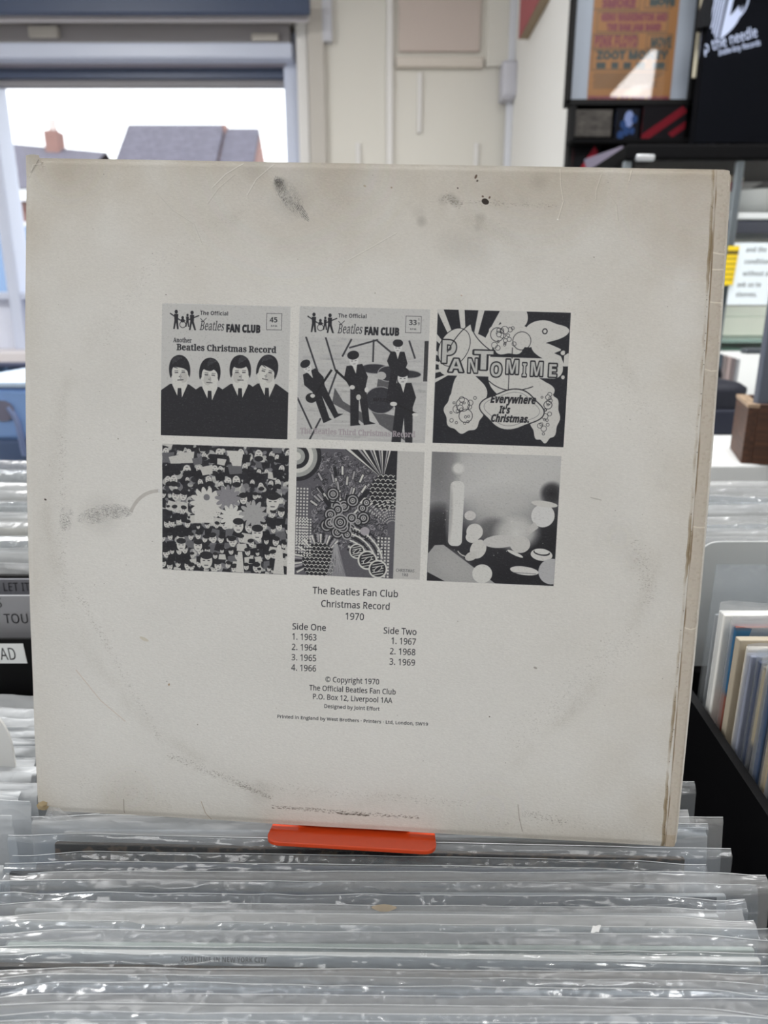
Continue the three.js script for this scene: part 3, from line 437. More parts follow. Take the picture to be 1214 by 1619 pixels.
    const header = (rpm) => {
      const f = (x, y, s, lean) => { oval(x, y, 0.75 * s, 0.9 * s, G.ink); c.fillStyle = G.ink; path([[x - 1 * s, y + 1 * s], [x + 1 * s, y + 1 * s], [x + 0.9 * s, y + 4.2 * s], [x + 1.1 * s + lean, y + 8 * s], [x + 0.3 * s + lean, y + 8 * s], [x, y + 4.8 * s], [x - 0.6 * s, y + 8 * s], [x - 1.3 * s, y + 8 * s], [x - 0.8 * s, y + 4 * s]]); c.fill(); };
      f(6.6, 3.6, 0.98, 0.2); f(13.9, 3.8, 0.98, 0.9); f(11.8, 5, 0.66, 0.2); oval(9.6, 6.2, 0.6, 0.7, G.ink); c.strokeStyle = G.ink; c.lineWidth = 0.5; path([[3.7, 4.3], [8.4, 7.3]], false); c.stroke(); path([[12.4, 7], [17.2, 5]], false); c.stroke(); c.lineWidth = 0.3; c.beginPath(); c.arc(9.7, 9.3, 1.4, 0, 7); c.stroke(); path([[8.2, 7.2], [11, 7.6]], false); c.stroke(); oval(9.6, 7.5, 1, 0.8, G.ink);
      t2('The Official', 17.6, 30.6, 4.2, 2.5, { b: 1 }); t2('Beatles', 17.4, 28.6, 10, 5.6, { fam: 'serif', it: 'italic ', stroke: 0.05 }); c.lineWidth = 0.25; path([[17.8, 6.2], [19, 7.6], [20.6, 6]], false); c.stroke(); t2('FAN CLUB', 29.6, 45.4, 10.4, 4.3, { b: 1, stroke: 0.45 });
      c.lineWidth = 0.18; c.strokeRect(48.2, 3.2, 6.9, 7.3); t2(rpm, 49.6, 53.2, 6.1, 3.4, { b: 1 }); if (rpm === '33') { t2('1', 53.7, 54.3, 5.2, 1.5, { b: 1 }); t2('3', 53.7, 54.4, 7.1, 1.5, { b: 1 }); c.fillRect(53.6, 6.05, 0.9, 0.15); } t2('R.P.M.', 50.2, 53.2, 8.7, 1.1, { b: 1 });
    };
    const V = [189.9, 126.4], U = [[64.2, 65.3], [127.4, 128], [189.7, 189.7]];
    { // four people in dark suits
      frame(64.3, 189.3, 59, 59.8, G.bg); header('45');
      t2('Another', 5.4, 14, 15.8, 2.7, { fam: 'serif', b: 1, stroke: 0.06 }); t2('Beatles Christmas Record', 7, 53, 19.3, 4.0, { fam: 'serif', b: 1, stroke: 0.16 });
      c.fillStyle = G.ink; c.fillRect(0, 41, 59, 20);
      for (const [x, y, tip, d] of [[8.6, 29.6, -0.08, -1], [22.6, 30.4, 0.04, 0.6], [36.6, 28.8, -0.03, 1], [49, 28.2, 0.2, -1]]) {
        c.save(); c.translate(x, y); 
        c.fillStyle = G.ink; path([[-10, 10.6], [-4.4, 6.6], [4.4, 6.6], [10, 10.4], [11, 32], [-11, 32]]); c.fill();
        c.fillStyle = '#b4b3b0'; path([[-3.2, 5], [3.2, 5], [3.6, 7], [0.3, 14.6], [-3.4, 7]]); c.fill(); c.fillStyle = G.ink; path([[-0.8, 8.4], [0.8, 8.4], [1.3, 15], [0, 16], [-1.2, 15]]); c.fill();
        c.rotate(tip); oval(0, 1.3, 4.2, 5.6, '#b4b3b0'); oval(-1.6 * d, 3.4, 1.8, 2.6, '#a2a19f');
        c.fillStyle = G.ink; c.beginPath(); c.moveTo(-4.4, 3.6); c.bezierCurveTo(-5.5, 1, -5.4, -6.4, 0, -6.6); c.bezierCurveTo(5.4, -6.4, 5.5, 1, 4.3, 3.8); c.lineTo(3.7, 2.4); c.bezierCurveTo(3.8, 0.6, 3.4, -0.6, 2.6 * d, -1.4); c.bezierCurveTo(1, -0.2, -1.6, -0.4, -2.8, -1.3); c.bezierCurveTo(-3.6, -0.6, -3.8, 0.6, -3.7, 2.4); c.closePath(); c.fill();
        c.strokeStyle = 'rgba(120,120,122,0.35)'; c.lineWidth = 0.3; for (let i = 0; i < 5; i++) { c.beginPath(); c.arc(d * 1.2, -1.6, 2.2 + i * 0.5, 3.6 + 0.2 * i, 4.8 + 0.15 * i); c.stroke(); }
        c.fillStyle = '#4a4a4d'; c.fillRect(-2.4, 1.0, 1.6, 0.5); c.fillRect(0.8, 1.0, 1.6, 0.5); c.fillRect(-2.5, 0.3, 1.8, 0.25); c.fillRect(0.8, 0.3, 1.8, 0.25); c.fillRect(-0.6, 3.0, 1.2, 0.35); c.fillRect(-1.4, 4.5, 2.8, 0.4); c.fillStyle = '#8a898a'; c.fillRect(0.1 * d, 2.2, 0.5, 2);
        c.restore();
      }
      done();
    }
    { // a band on a pale stage floor
      frame(127.4, 189.8, 59, 59.7, G.bg); header('33');
      c.save(); c.beginPath(); c.rect(0, 13.6, 58.8, 46.2); c.clip(); c.fillStyle = '#a3a3a3'; c.fillRect(0, 13.6, 59, 47);
      for (let i = 0; i < 500; i++) { c.fillStyle = `rgba(${R() < 0.5 ? '80,80,84' : '190,190,188'},${0.12 * R()})`; c.fillRect(R() * 59, 13 + R() * 47, R() * 12, 0.3 + R()); }
      c.strokeStyle = '#3a3a3f'; c.lineWidth = 0.8; for (const q of [[[3, 13], [9, 29]], [[12, 13], [17, 28]], [[24, 14], [20, 22]], [[35, 14], [44, 21]], [[0, 41], [7, 55]], [[18, 28], [14, 40]], [[11, 50], [6, 60]], [[34, 14], [34, 24]], [[50, 14], [53, 22]], [[23, 18], [36, 14]]]) { path(q, false); c.stroke(); }
      c.fillStyle = '#3a3a3e'; c.fillRect(57, 14, 2, 18);
      c.fillStyle = 'rgba(60,60,64,0.75)'; path([[17, 36], [21, 42], [30, 47], [31, 52], [24, 47], [16, 43]]); c.fill(); path([[34, 46], [46, 48], [50, 59], [38, 52]]); c.fill(); path([[37, 28], [45, 27], [44, 45], [35, 44]]); c.fill();
      const drum = (x, y, a, b) => { oval(x, y, a, b, '#34343a'); c.strokeStyle = '#8a8a8c'; c.lineWidth = 0.35; c.stroke(); }; drum(35, 27, 6.5, 2.2); drum(41, 29, 4.6, 3.4); drum(38, 41, 7, 6); drum(50, 29, 6, 1.8); oval(38, 30, 2.2, 1.8, '#9a9a9a'); t2('BEATLES', 34.6, 41, 41, 2.2, { b: 1, fill: '#17171b' });
      const man = (x, y, s, rot, leg) => { c.save(); c.translate(x, y); c.rotate(rot); c.scale(s, s); c.fillStyle = G.ink; path([[-3.6, 4], [3.6, 4], [5.4, 10], [4, 14], [3.6, 30], [5 + leg, 31.4], [0.8, 31.4], [0.3, 18], [-1.4, 30], [-0.6, 31.2], [-5.4, 31], [-3.2, 14], [-5.4, 9]]); c.fill(); c.fillStyle = '#b2b2b0'; path([[-1, 4], [1.2, 4], [0.2, 8]]); c.fill(); oval(0, 2.0, 2.1, 2.7, '#b8b8b6'); oval(0, -0.4, 2.7, 2.0, G.ink); c.fillStyle = '#505054'; c.fillRect(-1.2, 2.0, 0.8, 0.3); c.fillRect(0.4, 2.0, 0.8, 0.3); c.fillRect(-0.6, 3.4, 1.2, 0.25); c.restore(); };
      man(3.4, 26, 0.88, -0.5, 1); man(25, 21.6, 1.0, -0.16, 1.2); man(45, 15.6, 0.86, 0, -3); man(47.6, 28.6, 1.1, -0.05, 0);
      c.strokeStyle = '#1e1e22'; c.lineWidth = 1; path([[7, 41], [15.4, 28]], false); c.stroke(); path([[17, 28], [30, 39]], false); c.stroke(); path([[42, 41], [55, 47]], false); c.stroke(); oval(6.4, 41, 2.6, 2.2, '#26262a'); oval(7, 40, 1.1, 0.9, '#b4b4b2'); oval(29, 39, 2.7, 2.1, '#2c2c30'); oval(28, 40, 1.1, 1.3, '#a4a4a2'); oval(25, 35.6, 1.2, 1, '#b4b4b2'); oval(31.5, 36.5, 0.9, 1.2, '#b4b4b2'); oval(44, 42.5, 1.6, 1, '#b4b4b2'); oval(54, 47, 1.4, 0.8, '#b4b4b2');
      t2('The Beatles Third Christmas Record', 1.6, 54.4, 56.3, 3.5, { fam: 'serif', b: 1, fill: '#8d868b', stroke: 0.1 }); c.restore(); done();
    }
    { // swirling lettering with bubbles
      frame(189.7, 190.1, 59, 59.6, '#22232a'); const LG = '#aeadab';
      const st = (w = 0.35, s = G.ink) => { c.strokeStyle = s; c.lineWidth = w; c.stroke(); };
      const blob = (cx, cy, a, b, ph, f, n = 5, amp = 0.12) => { c.beginPath(); for (let i = 0; i <= 60; i++) { const th = i / 60 * 6.2832, r = 1 + amp * Math.sin(n * th + ph); c[i ? 'lineTo' : 'moveTo'](cx + a * r * Math.cos(th), cy + b * r * Math.sin(th)); } c.closePath(); c.fillStyle = f; c.fill(); };
      for (let i = 0; i < 9; i++) { const a = Math.PI * (0.86 + i * 0.1), x = 14, y = 26; c.beginPath(); c.moveTo(x + 8 * Math.cos(a), y + 6 * Math.sin(a)); c.quadraticCurveTo(x + 26 * Math.cos(a - 0.06), y + 24 * Math.sin(a - 0.1), x + 46 * Math.cos(a - 0.03), y + 44 * Math.sin(a - 0.03)); c.lineTo(x + 46 * Math.cos(a + 0.045), y + 44 * Math.sin(a + 0.045)); c.quadraticCurveTo(x + 24 * Math.cos(a + 0.06), y + 22 * Math.sin(a + 0.05), x + 8 * Math.cos(a + 0.08), y + 6 * Math.sin(a + 0.08)); c.fillStyle = LG; c.fill(); }
      c.save(); c.translate(47, 9.5); c.rotate(-0.25); blob(0, 0, 10.5, 5.2, 0.5, LG, 3, 0.16); c.restore(); oval(48, 8.5, 1, 1.1, LG); st(0.5); c.save(); c.translate(52, 18.5); c.rotate(0.35); blob(0, 0, 8.5, 4.4, 1.4, LG, 2, 0.2); c.restore(); c.fillStyle = '#22232a'; path([[56, 13], [56.6, 17], [59, 17.6], [57, 19], [57, 22.4], [55.6, 19.2], [52.6, 18], [55.4, 16.8]]); c.fill(); oval(56.4, 17.8, 1, 1, LG);
      blob(34, 1.4, 6, 7, 0, LG, 3, 0.1); blob(32, 12, 9.6, 7.2, 0.4, LG, 7, 0.07); blob(13.6, 18, 10.5, 9.6, 2, LG, 3, 0.1); blob(13.5, 45, 8.6, 9.6, 1, LG, 8, 0.06); blob(15, 36, 8, 8, 1, LG, 3, 0.1); blob(50, 46, 6.4, 11.6, 1, LG, 9, 0.06); blob(44, 35, 9, 6, 2, LG, 4, 0.08); blob(33, 31, 9, 8, 0, LG, 2, 0.1);
      c.fillStyle = LG; c.beginPath(); c.roundRect(1.4, 20.4, 55.4, 8.8, 4); c.fill(); c.beginPath(); c.moveTo(15, 6); c.quadraticCurveTo(15, 12, 24, 17); c.lineTo(24, 22); c.lineTo(5, 18); c.quadraticCurveTo(9, 11, 15, 6); c.fill();
      const bub = (x, y, w, h, f) => { for (let i = 0; i < 60; i++) { const r = 0.45 + 1.5 * R() * R(); c.beginPath(); c.arc(x + (R() - 0.5) * w, y + (R() - 0.5) * h, r, 0, 7); if (R() < 0.3) { c.fillStyle = LG; c.fill(); } st(0.22); if (i > f) break; } };
      bub(32, 12, 14, 9, 16); bub(13, 44, 11, 13, 18); bub(51, 45, 7, 18, 20);
      for (const [x, y, a, b] of [[27, 10.5, 3, 3], [38, 13, 4, 4], [13, 42, 3, 3], [14.5, 47, 3, 3], [51, 41, 1.8, 1.8]]) { c.beginPath(); c.ellipse(x, y, a, b, 0, 0, 7); st(0.3); }
      c.beginPath(); c.ellipse(8, 16.6, 6.4, 9, 0.5, 0, 7); c.fillStyle = LG; c.fill(); st(0.3); 
      
      c.save(); c.lineJoin = 'round'; const letters = [['P', 1.6, 9.4, 18.6, 14], ['A', 6, 12.4, 25, 8], ['N', 14, 19.4, 24.6, 8.6], ['T', 16.8, 26, 21.6, 11.5], ['O', 24.4, 30, 26, 8.2], ['M', 31, 37.6, 24.6, 8.4], ['I', 38.8, 40.8, 26, 8], ['M', 42, 48.4, 25.2, 8.4], ['E', 50, 54.4, 25.8, 7.8]];
      for (const [s, x0, x1, y, z] of letters) { c.font = F(1, z); c.textBaseline = 'middle'; const m = c.measureText(s).width; c.save(); c.translate(x0, y); c.scale((x1 - x0) / m, 1); c.strokeStyle = G.ink; c.lineWidth = 1.3; c.strokeText(s, 0, 0); c.fillStyle = '#a2a2a0'; c.fillText(s, 0, 0); c.restore(); } c.restore();
      oval(57, 28.5, 1, 1.1, LG); st(0.4); c.beginPath(); c.moveTo(24, 31); c.quadraticCurveTo(32, 38, 44, 33); st(0.4); c.beginPath(); c.moveTo(33, 28); c.lineTo(33, 35); st(0.35); c.beginPath(); c.moveTo(34, 16); c.lineTo(34, 21); st(0.35); c.beginPath(); c.moveTo(5, 19); c.quadraticCurveTo(9, 10, 15, 6); c.quadraticCurveTo(16, 12, 24, 17.4); st(0.4);
      blob(35, 43.5, 13.6, 8.6, 0.8, LG, 4, 0.08); st(0.5); blob(35, 43.3, 11.6, 7.0, 0.8, LG, 4, 0.09); st(0.2, '#66666a');
      t2('Everywhere', 25, 45.4, 39.6, 4.8, { b: 1, it: 'italic ', stroke: 0.3 }); t2("It's", 29.2, 34, 43.8, 4.4, { b: 1, it: 'italic ', stroke: 0.3 }); t2('Christmas.', 25.6, 43, 47.6, 4.4, { b: 1, it: 'italic ', stroke: 0.3 }); done();
    }
    { // a crowd pasted together from old portraits
      frame(65, 126.3, 59.2, 59, '#2a2a30');
      for (let i = 0; i < 900; i++) { const x = R() * 59, y = R() * 59, s = 0.5 + 2.2 * R() * R(); oval(x, y, s, s * (0.6 + R()), `rgba(${['30,30,36', '120,120,122', '178,177,174', '40,40,46'][(R() * 4) | 0]},0.8)`, R() * 3); }
      for (let row = 0; row < 9; row++) for (let i = 0; i < 11 + row; i++) { const x = (i + R() * 0.7) * 59 / (10 + row), y = 4 + row * 6.6 + (R() - 0.5) * 3, s = (1.9 - row * 0.03) * (0.55 + 0.7 * R()), up = row < 3 ? -1 : 1; c.save(); c.translate(x, y); c.scale(1, up); c.rotate((R() - 0.5) * 0.5); c.fillStyle = R() < 0.6 ? '#222228' : R() < 0.5 ? '#a8a7a5' : '#5c5c60'; path([[-1.6 * s, 3.6 * s], [-1.3 * s, 1.5 * s], [1.3 * s, 1.5 * s], [1.7 * s, 3.8 * s]]); c.fill(); oval(0, 0, 0.82 * s, 1.15 * s, '#b0afac'); oval(0, -0.75 * s, 0.92 * s, 0.6 * s, '#26262b'); c.fillStyle = '#55555a'; c.fillRect(-0.5 * s, 0, 0.35 * s, 0.16 * s); c.fillRect(0.15 * s, 0, 0.35 * s, 0.16 * s); c.fillRect(-0.25 * s, 0.6 * s, 0.5 * s, 0.14 * s); c.restore(); }
      const flower = (x, y, r, f, n) => { for (let i = 0; i < n; i++) { const a = i / n * 6.283; oval(x + r * 0.62 * Math.cos(a), y + r * 0.62 * Math.sin(a), r * 0.42, r * 0.17, f, a); } oval(x, y, r * 0.6, r * 0.6, f); };
      flower(21, 27, 7.6, '#b2b1ae', 14); oval(21, 24, 1.5, 1.5, '#6b6b6f'); flower(31, 24, 6, '#77767a', 12); flower(32.6, 32.6, 5.6, '#b5b4b1', 12); flower(43, 31, 6.4, '#8d8d8e', 12); c.fillStyle = '#b2b1ae'; c.fillRect(15.4, 27, 9, 9);
      for (const [x, y, s] of [[21, 54, 1.9], [9, 47, 1.4], [36, 37, 1.6], [45, 40, 1.7], [17, 47, 1.3], [52, 25, 2]]) { oval(x, y, 1.5 * s, 2 * s, '#b0afac'); oval(x, y - 1.4 * s, 1.6 * s, 1.0 * s, '#29292e'); c.fillStyle = '#45454a'; c.fillRect(x - 0.9 * s, y - 0.2 * s, 0.6 * s, 0.25 * s); c.fillRect(x + 0.3 * s, y - 0.2 * s, 0.6 * s, 0.25 * s); c.fillRect(x - 0.5 * s, y + 1 * s, s, 0.25 * s); }
      c.fillStyle = '#adacaa'; path([[36, 49], [38, 49], [39, 59], [35, 59]]); c.fill(); path([[54, 48], [57, 48], [58, 60], [52.6, 60]]); c.fill(); oval(55.4, 46.4, 1.1, 1.5, '#b0afac'); path([[30, 2], [38, 2], [37, 9], [33, 9]]); c.fill(); done();
    }
    { // dense pen patterns with a plain margin
      frame(127.8, 126.6, 58.6, 59.2, '#a5a4a2'); c.save(); c.beginPath(); c.rect(0, 0, 46.2, 59.2); c.clip(); c.fillStyle = '#55545a'; c.fillRect(0, 0, 47, 60);
      const S = (w, s = '#222228') => { c.strokeStyle = s; c.lineWidth = w; c.stroke(); }, pal = ['#b4b3b0', '#26262c', '#8a888b', '#a5a4a2'];
      for (let i = 0; i < 900; i++) { c.beginPath(); c.arc(8 + R() * 34, 2 + R() * 44, 0.3 + R(), 0, 6.3 * R()); S(0.22, R() < 0.5 ? '#8f8d90' : '#232328'); }
      for (let i = 0; i < 60; i++) { const a = -2.6 + 2.1 * R(), r = 10 + 17 * R(), x = 22 + r * Math.cos(a) * 0.85, y = 36 + r * Math.sin(a); c.save(); c.translate(x, y); c.rotate(a + 1.57); c.fillStyle = pal[(R() * 4) | 0]; c.fillRect(-0.6, -2.2, 1.2, 4.2); c.strokeStyle = '#222228'; c.lineWidth = 0.25; c.strokeRect(-0.6, -2.2, 1.2, 4.2); c.restore(); }
      for (let i = 0; i < 26; i++) { const x = 13 + R() * 20, y = 20 + R() * 22, n = 3 + (R() * 4 | 0); for (let j = n; j > 0; j--) { oval(x, y, j * 0.62, j * 0.62, j % 2 ? '#232328' : '#8e8d8f'); } oval(x, y, 0.35, 0.35, '#b4b3b0'); }
      const fan = (cx, cy, r0, r1, a0, a1, n) => { for (let i = 0; i < n; i++) { const a = lerp(a0, a1, i / n), b = lerp(a0, a1, (i + 0.62) / n); c.fillStyle = pal[i % 3]; c.beginPath(); c.arc(cx, cy, r1, a, b); c.arc(cx, cy, r0, b, a, true); c.fill(); } };
      c.fillStyle = '#26262c'; path([[22, 0], [46.2, 0], [46.2, 12], [40, 13]]); c.fill(); fan(40, 13, 2, 30, -2.5, -1.3, 13);
      for (let i = 6; i > 0; i--) { c.beginPath(); c.arc(0, 4, i * 1.9, 0, 7); c.fillStyle = ['#26262c', '#b4b3b0', '#8a8c8a'][i % 3]; c.fill(); }
      const scale = (x0, y0, w, h, s, clip) => { c.save(); c.beginPath(); clip(); c.clip(); c.fillStyle = '#202026'; c.fillRect(x0, y0, w, h); for (let j = 0; j * s * 0.8 < h; j++) for (let i = 0; i * s < w; i++) { c.beginPath(); c.arc(x0 + (i + (j % 2) / 2) * s, y0 + j * s * 0.85 + s / 2, s * 0.46, Math.PI, 0); c.fillStyle = '#26262c'; c.fill(); S(0.34, '#b4b3b0'); } c.restore(); };
      scale(32, 11, 15, 16, 2.3, () => { c.ellipse(42, 19, 8, 8.6, 0, 0, 7); });
      fan(12, 52, 6, 12.5, 2.6, 5.6, 26); scale(1, 42, 18, 18, 2.0, () => { c.ellipse(11.5, 52.5, 8, 9, 0, 0, 7); });
      for (let i = 0; i < 9; i++) { c.beginPath(); c.arc(22, 55, 9 + i * 1.5, -1.3, -0.25); S(0.75, i % 2 ? '#b4b3b0' : '#26262c'); }
      for (let j = 0; j < 9; j++) for (let i = 0; i < 16; i++) { const a = lerp(-2.6, 0.5, i / 16); c.beginPath(); c.arc(45, 35, 3 + j * 1.2, a, a + 0.11); S(0.5, '#a9a8a6'); }
      for (let j = 0; j < 18; j++) for (let i = 0; i < 4; i++) { c.fillStyle = '#b4b3b0'; c.fillRect(0.4 + i * 1.5, 18.4 + j * 1.5, 0.8, 0.8); c.fillRect(38.4 + i * 1.6, 40 + j * 1.5, 0.9, 0.9); }
      for (let j = 0; j < 14; j++) for (let i = 0; i < 6; i++) oval(0.6 + i * 1.3, 33 + j * 1.3, 0.4, 0.4, '#b4b3b0');
      for (let i = 0; i < 60; i++) { path([[19 + (R() - 0.5) * 2, 44], [15 + i * 0.16, 60]], false); S(0.12, '#8a8a8c'); }
      for (const [x, y, a] of [[29, 47, 3.6], [34, 51, 4.6], [39, 55, 4.4]]) { oval(x, y, a, a, '#b4b3b0'); oval(x, y, a * 0.82, a * 0.82, '#26262c'); for (let i = -2; i < 3; i++) { path([[x - a * 0.6, y + i * a * 0.28 + 0.6], [x + a * 0.6, y + i * a * 0.28 - 0.6]], false); S(0.4, '#b4b3b0'); } oval(x, y, a * 0.5, a * 0.2, '#26262c', -0.7); S(0.35, '#b4b3b0'); }
      oval(32.4, 37.4, 2.2, 1.9, '#8e8a90'); c.restore(); t2('CHRISTMAS', 47.4, 56, 54.8, 1.9); t2('1968', 50.2, 53.2, 56.8, 1.8); done();
    }
    { // blurred still life: a pale candle, balls and cloth on black
      frame(189.7, 126.4, 58.3, 59.7, '#232329'); const gr = c.createLinearGradient(0, 0, 20, 60); gr.addColorStop(0, '#7f7f80'); gr.addColorStop(0.35, '#98989a'); gr.addColorStop(0.62, '#35353a'); gr.addColorStop(1, '#1c1c22'); c.fillStyle = gr; c.fillRect(0, 0, 59, 60);
      const soft = (x, y, a, b, rgb, al, rot = 0) => { c.save(); c.translate(x, y); c.rotate(rot); c.scale(a, b); const g = c.createRadialGradient(0, 0, 0, 0, 0, 1); g.addColorStop(0, `rgba(${rgb},${al})`); g.addColorStop(0.6, `rgba(${rgb},${al * 0.75})`); g.addColorStop(1, `rgba(${rgb},0)`); c.fillStyle = g; c.fillRect(-1, -1, 2, 2); c.restore(); };
      soft(34, 10, 34, 22, '170,170,169', 0.95); soft(52, 8, 20, 14, '165,165,164', 0.8); soft(4, 10, 10, 26, '96,96,98', 0.7); soft(34, 28, 20, 16, '160,160,159', 0.9); soft(4, 36, 11, 14, '36,36,40', 0.9); soft(30, 35, 10, 7, '80,80,82', 0.8); soft(55, 17, 6, 6, '32,32,36', 1, 0.9); soft(57, 42, 14, 14, '28,28,33', 0.9); soft(40, 36, 12, 9, '178,178,176', 0.95);
      c.fillStyle = '#b5b4b2'; c.beginPath(); c.roundRect(9, 13, 6.4, 30, 2.4); c.fill(); soft(9, 28, 2, 16, '120,120,122', 0.6); soft(12.2, 7.2, 3.4, 3.2, '182,181,179', 1); oval(12.2, 7.2, 2.2, 2, '#b5b4b2'); oval(18.6, 28.6, 2.6, 2.2, '#acabaa'); oval(21, 36, 3.8, 3.8, '#b2b1af'); oval(20, 38.6, 3, 2.6, '#b0afad'); oval(23, 44, 3.6, 4.6, '#aeadab', 0.4); oval(20, 47.4, 3, 2, '#a8a7a5', -0.5); oval(33, 40, 8, 3, '#a8a7a6', -0.1);
      oval(51.6, 27.4, 5.3, 5.3, '#b6b5b3'); oval(52, 22, 6, 1.4, '#adacaa', 0.1); c.fillStyle = '#a3a2a1'; path([[44, 34], [48, 30.4], [50, 33], [45, 37]]); c.fill(); oval(42, 41, 4.6, 4, '#aaa9a7'); oval(40, 45.4, 4, 0.8, '#b4b3b1', 0.4); oval(52, 45.4, 5, 2.8, '#b2b1af', 0.1); oval(52, 44.4, 3.8, 1.4, '#26262b', 0.12); oval(52, 43.9, 3.4, 1.3, '#b5b4b2', 0.1); oval(44.6, 53.2, 6.6, 2, '#b2b1af', 0.1); c.strokeStyle = '#45454a'; c.lineWidth = 0.25; path([[40, 54.2], [50, 54.4]], false); c.stroke(); oval(57, 53, 6, 6, '#98989a');
      c.fillStyle = '#8b8b8b'; path([[0, 47], [3, 43], [7, 42.6], [22, 53], [32, 60], [9, 60], [0, 55.6]]); c.fill(); soft(12, 52, 12, 7, '150,150,149', 0.6, 0.6); oval(25.4, 55.4, 4.6, 4.4, '#b4b3b1'); c.strokeStyle = '#a8a7a5'; c.lineWidth = 0.5; c.beginPath(); c.arc(18, 42.6, 5, 0.4, 2.6); c.stroke();
      for (let i = 0; i < 30; i++) oval(3 + R() * 52, 20 + R() * 30, 0.12 + 0.2 * R(), 0.14, '#b8b7b5', R() * 3); done();
    }
    { // the print's lighter tones sit close to the bare board
      const x0 = Math.round(X(63)), y0 = Math.round(Y(250.5)), w0 = Math.round(187 * k), h0 = Math.round(126 * k), q = c.getImageData(x0, y0, w0, h0), d = q.data;
      for (let i = 0; i < d.length; i += 4) for (let j = 0; j < 3; j++) if (d[i + j] < 200) d[i + j] = Math.min(208, d[i + j] * lerp(1.0, 1.16, clamp((d[i + j] - 50) / 80, 0, 1)));
      c.putImageData(q, x0, y0);
    }
    // grain of the print
    for (let i = 0; i < 26000; i++) { const u = 64 + R() * 185, v = 126 + R() * 124; c.fillStyle = R() < 0.5 ? 'rgba(225,222,214,0.10)' : 'rgba(30,30,34,0.10)'; c.fillRect(X(u), Y(v), 0.5 * k * R() + 1, 1.5); }
  });
}
{
  const g = thing('record_sleeve', 'large worn off-white record sleeve with six small monochrome pictures, standing on the orange lip', 'record sleeve', [0, 0, 0]);
  g.matrixAutoUpdate = true; g.applyMatrix4(sleeveFrame);
  const art = sleeveArt(), fibre = data(256, (x, y) => 0.5 + 0.5 * fbm(x * 60, y * 120, 12, 3), [5, 5]);
  const T = 0.0028, w = SW / 1000, h = SH / 1000, rad = 0.0035;
  const cut = (x, y) => {                              // rounds the corners of the board
    for (const sx of [0, 1]) for (const sy of [0, 1]) { const cx = sx ? w - rad : rad, cy = sy ? h - rad : rad, dx = (x - cx) * (sx ? 1 : -1), dy = (y - cy) * (sy ? 1 : -1); if (dx > 0 && dy > 0) { const a = dx / rad, b = dy / rad; return [cx + (sx ? 1 : -1) * rad * a * Math.sqrt(1 - b * b / 2), cy + (sy ? 1 : -1) * rad * b * Math.sqrt(1 - a * a / 2)]; } }
    return [x, y];
  };
  const lines = (L) => { const q = []; for (let i = 0; i <= 6; i++) q.push(rad * i / 6); for (let i = 1; i < 40; i++) q.push(rad + (L - 2 * rad) * i / 40); for (let i = 0; i <= 6; i++) q.push(L - rad + rad * i / 6); return q; };
  const lx = lines(w), ly = lines(h), n = lx.length - 1;
  const wob = (x, y) => 0.0006 * fbm(x * 14, y * 14, 71, 3);
  const face = (z, flip) => sheet(n, n, (u, v) => { const i = Math.round(u * n), j = Math.round(v * n), [x, y] = cut(lx[flip ? n - i : i], ly[j]); const e = Math.min(x, w - x, y, h - y); return [x, y, z + bow(y / h) + wob(x, y) - (flip ? 0 : 0.0007 * (1 - sstep(0, 0.003, e))), x / w, y / h]; });
  const boardM = new THREE.MeshStandardMaterial({ map: art, roughness: 0.75, bumpMap: fibre, bumpScale: 0.00012 });
  part('back_board', face(-T, true), std(214, 208, 196, 0.8), g);
  part('front_board', face(0, false), boardM, g);
  const ring = []; for (let i = 0; i <= n; i++) ring.push([lx[i], 0]); for (let i = 1; i <= n; i++) ring.push([w, ly[i]]); for (let i = n - 1; i >= 0; i--) ring.push([lx[i], h]); for (let i = n - 1; i >= 0; i--) ring.push([0, ly[i]]);
  part('board_edge', sheet(ring.length - 1, 3, (u, v) => { const q = ring[Math.round(u * (ring.length - 1))], [x, y] = cut(...q); return [x, y, bow(y / h) + wob(x, y) - 0.0007 - (T - 0.0007) * (1 - v) + 0, u * 30, v]; }), std(206, 192, 164, 0.8, { map: data(128, (x, y) => 0.75 + 0.25 * fbm(x * 30, y * 6, 14, 3), [4, 1], true) }), g, 'yellowed raw cardboard edge');
  // the folded flap glued down the right side
  const flapArt = canvas(64, 1024, (c, W, HH) => { const R = rng(5); c.fillStyle = '#c2b9ad'; c.fillRect(0, 0, W, HH); for (let i = 0; i < 2600; i++) { c.fillStyle = `rgba(${R() < 0.5 ? '120,100,76' : '226,218,204'},${0.09 * R()})`; c.fillRect(R() * W, R() * HH, 2 + R() * 16, 1 + R() * 3); } c.strokeStyle = 'rgba(232,226,212,0.8)'; c.lineWidth = 1.6; for (const y of [116, 140, 186, 282, 512, 666]) { c.beginPath(); c.moveTo(2, y); c.lineTo(30, y + 3 * R()); c.lineTo(62, y + 4 * R() - 1); c.stroke(); } for (let y = 0; y < HH; y++) { const a = clamp(0.25 + fbm(y / 40, 1, 3, 3), 0, 0.6); c.fillStyle = `rgba(112,88,58,${a})`; c.fillRect(0, y, 3 + 3 * a, 1); if (vnoise(y / 9, 3, 4) > 0.45 && y < 700) { c.fillStyle = 'rgba(240,236,226,0.9)'; c.fillRect(56 + 4 * R(), y, 8, 1); } } c.fillStyle = 'rgba(130,98,60,0.22)'; c.fillRect(0, 1004, 64, 20); });
  const fx0 = (v) => (308.2 + 1.2 * sstep(0.35, 0, v) + 0.3 * v) / 1000, fin = (v) => h * (0.002 + 0.996 * v);
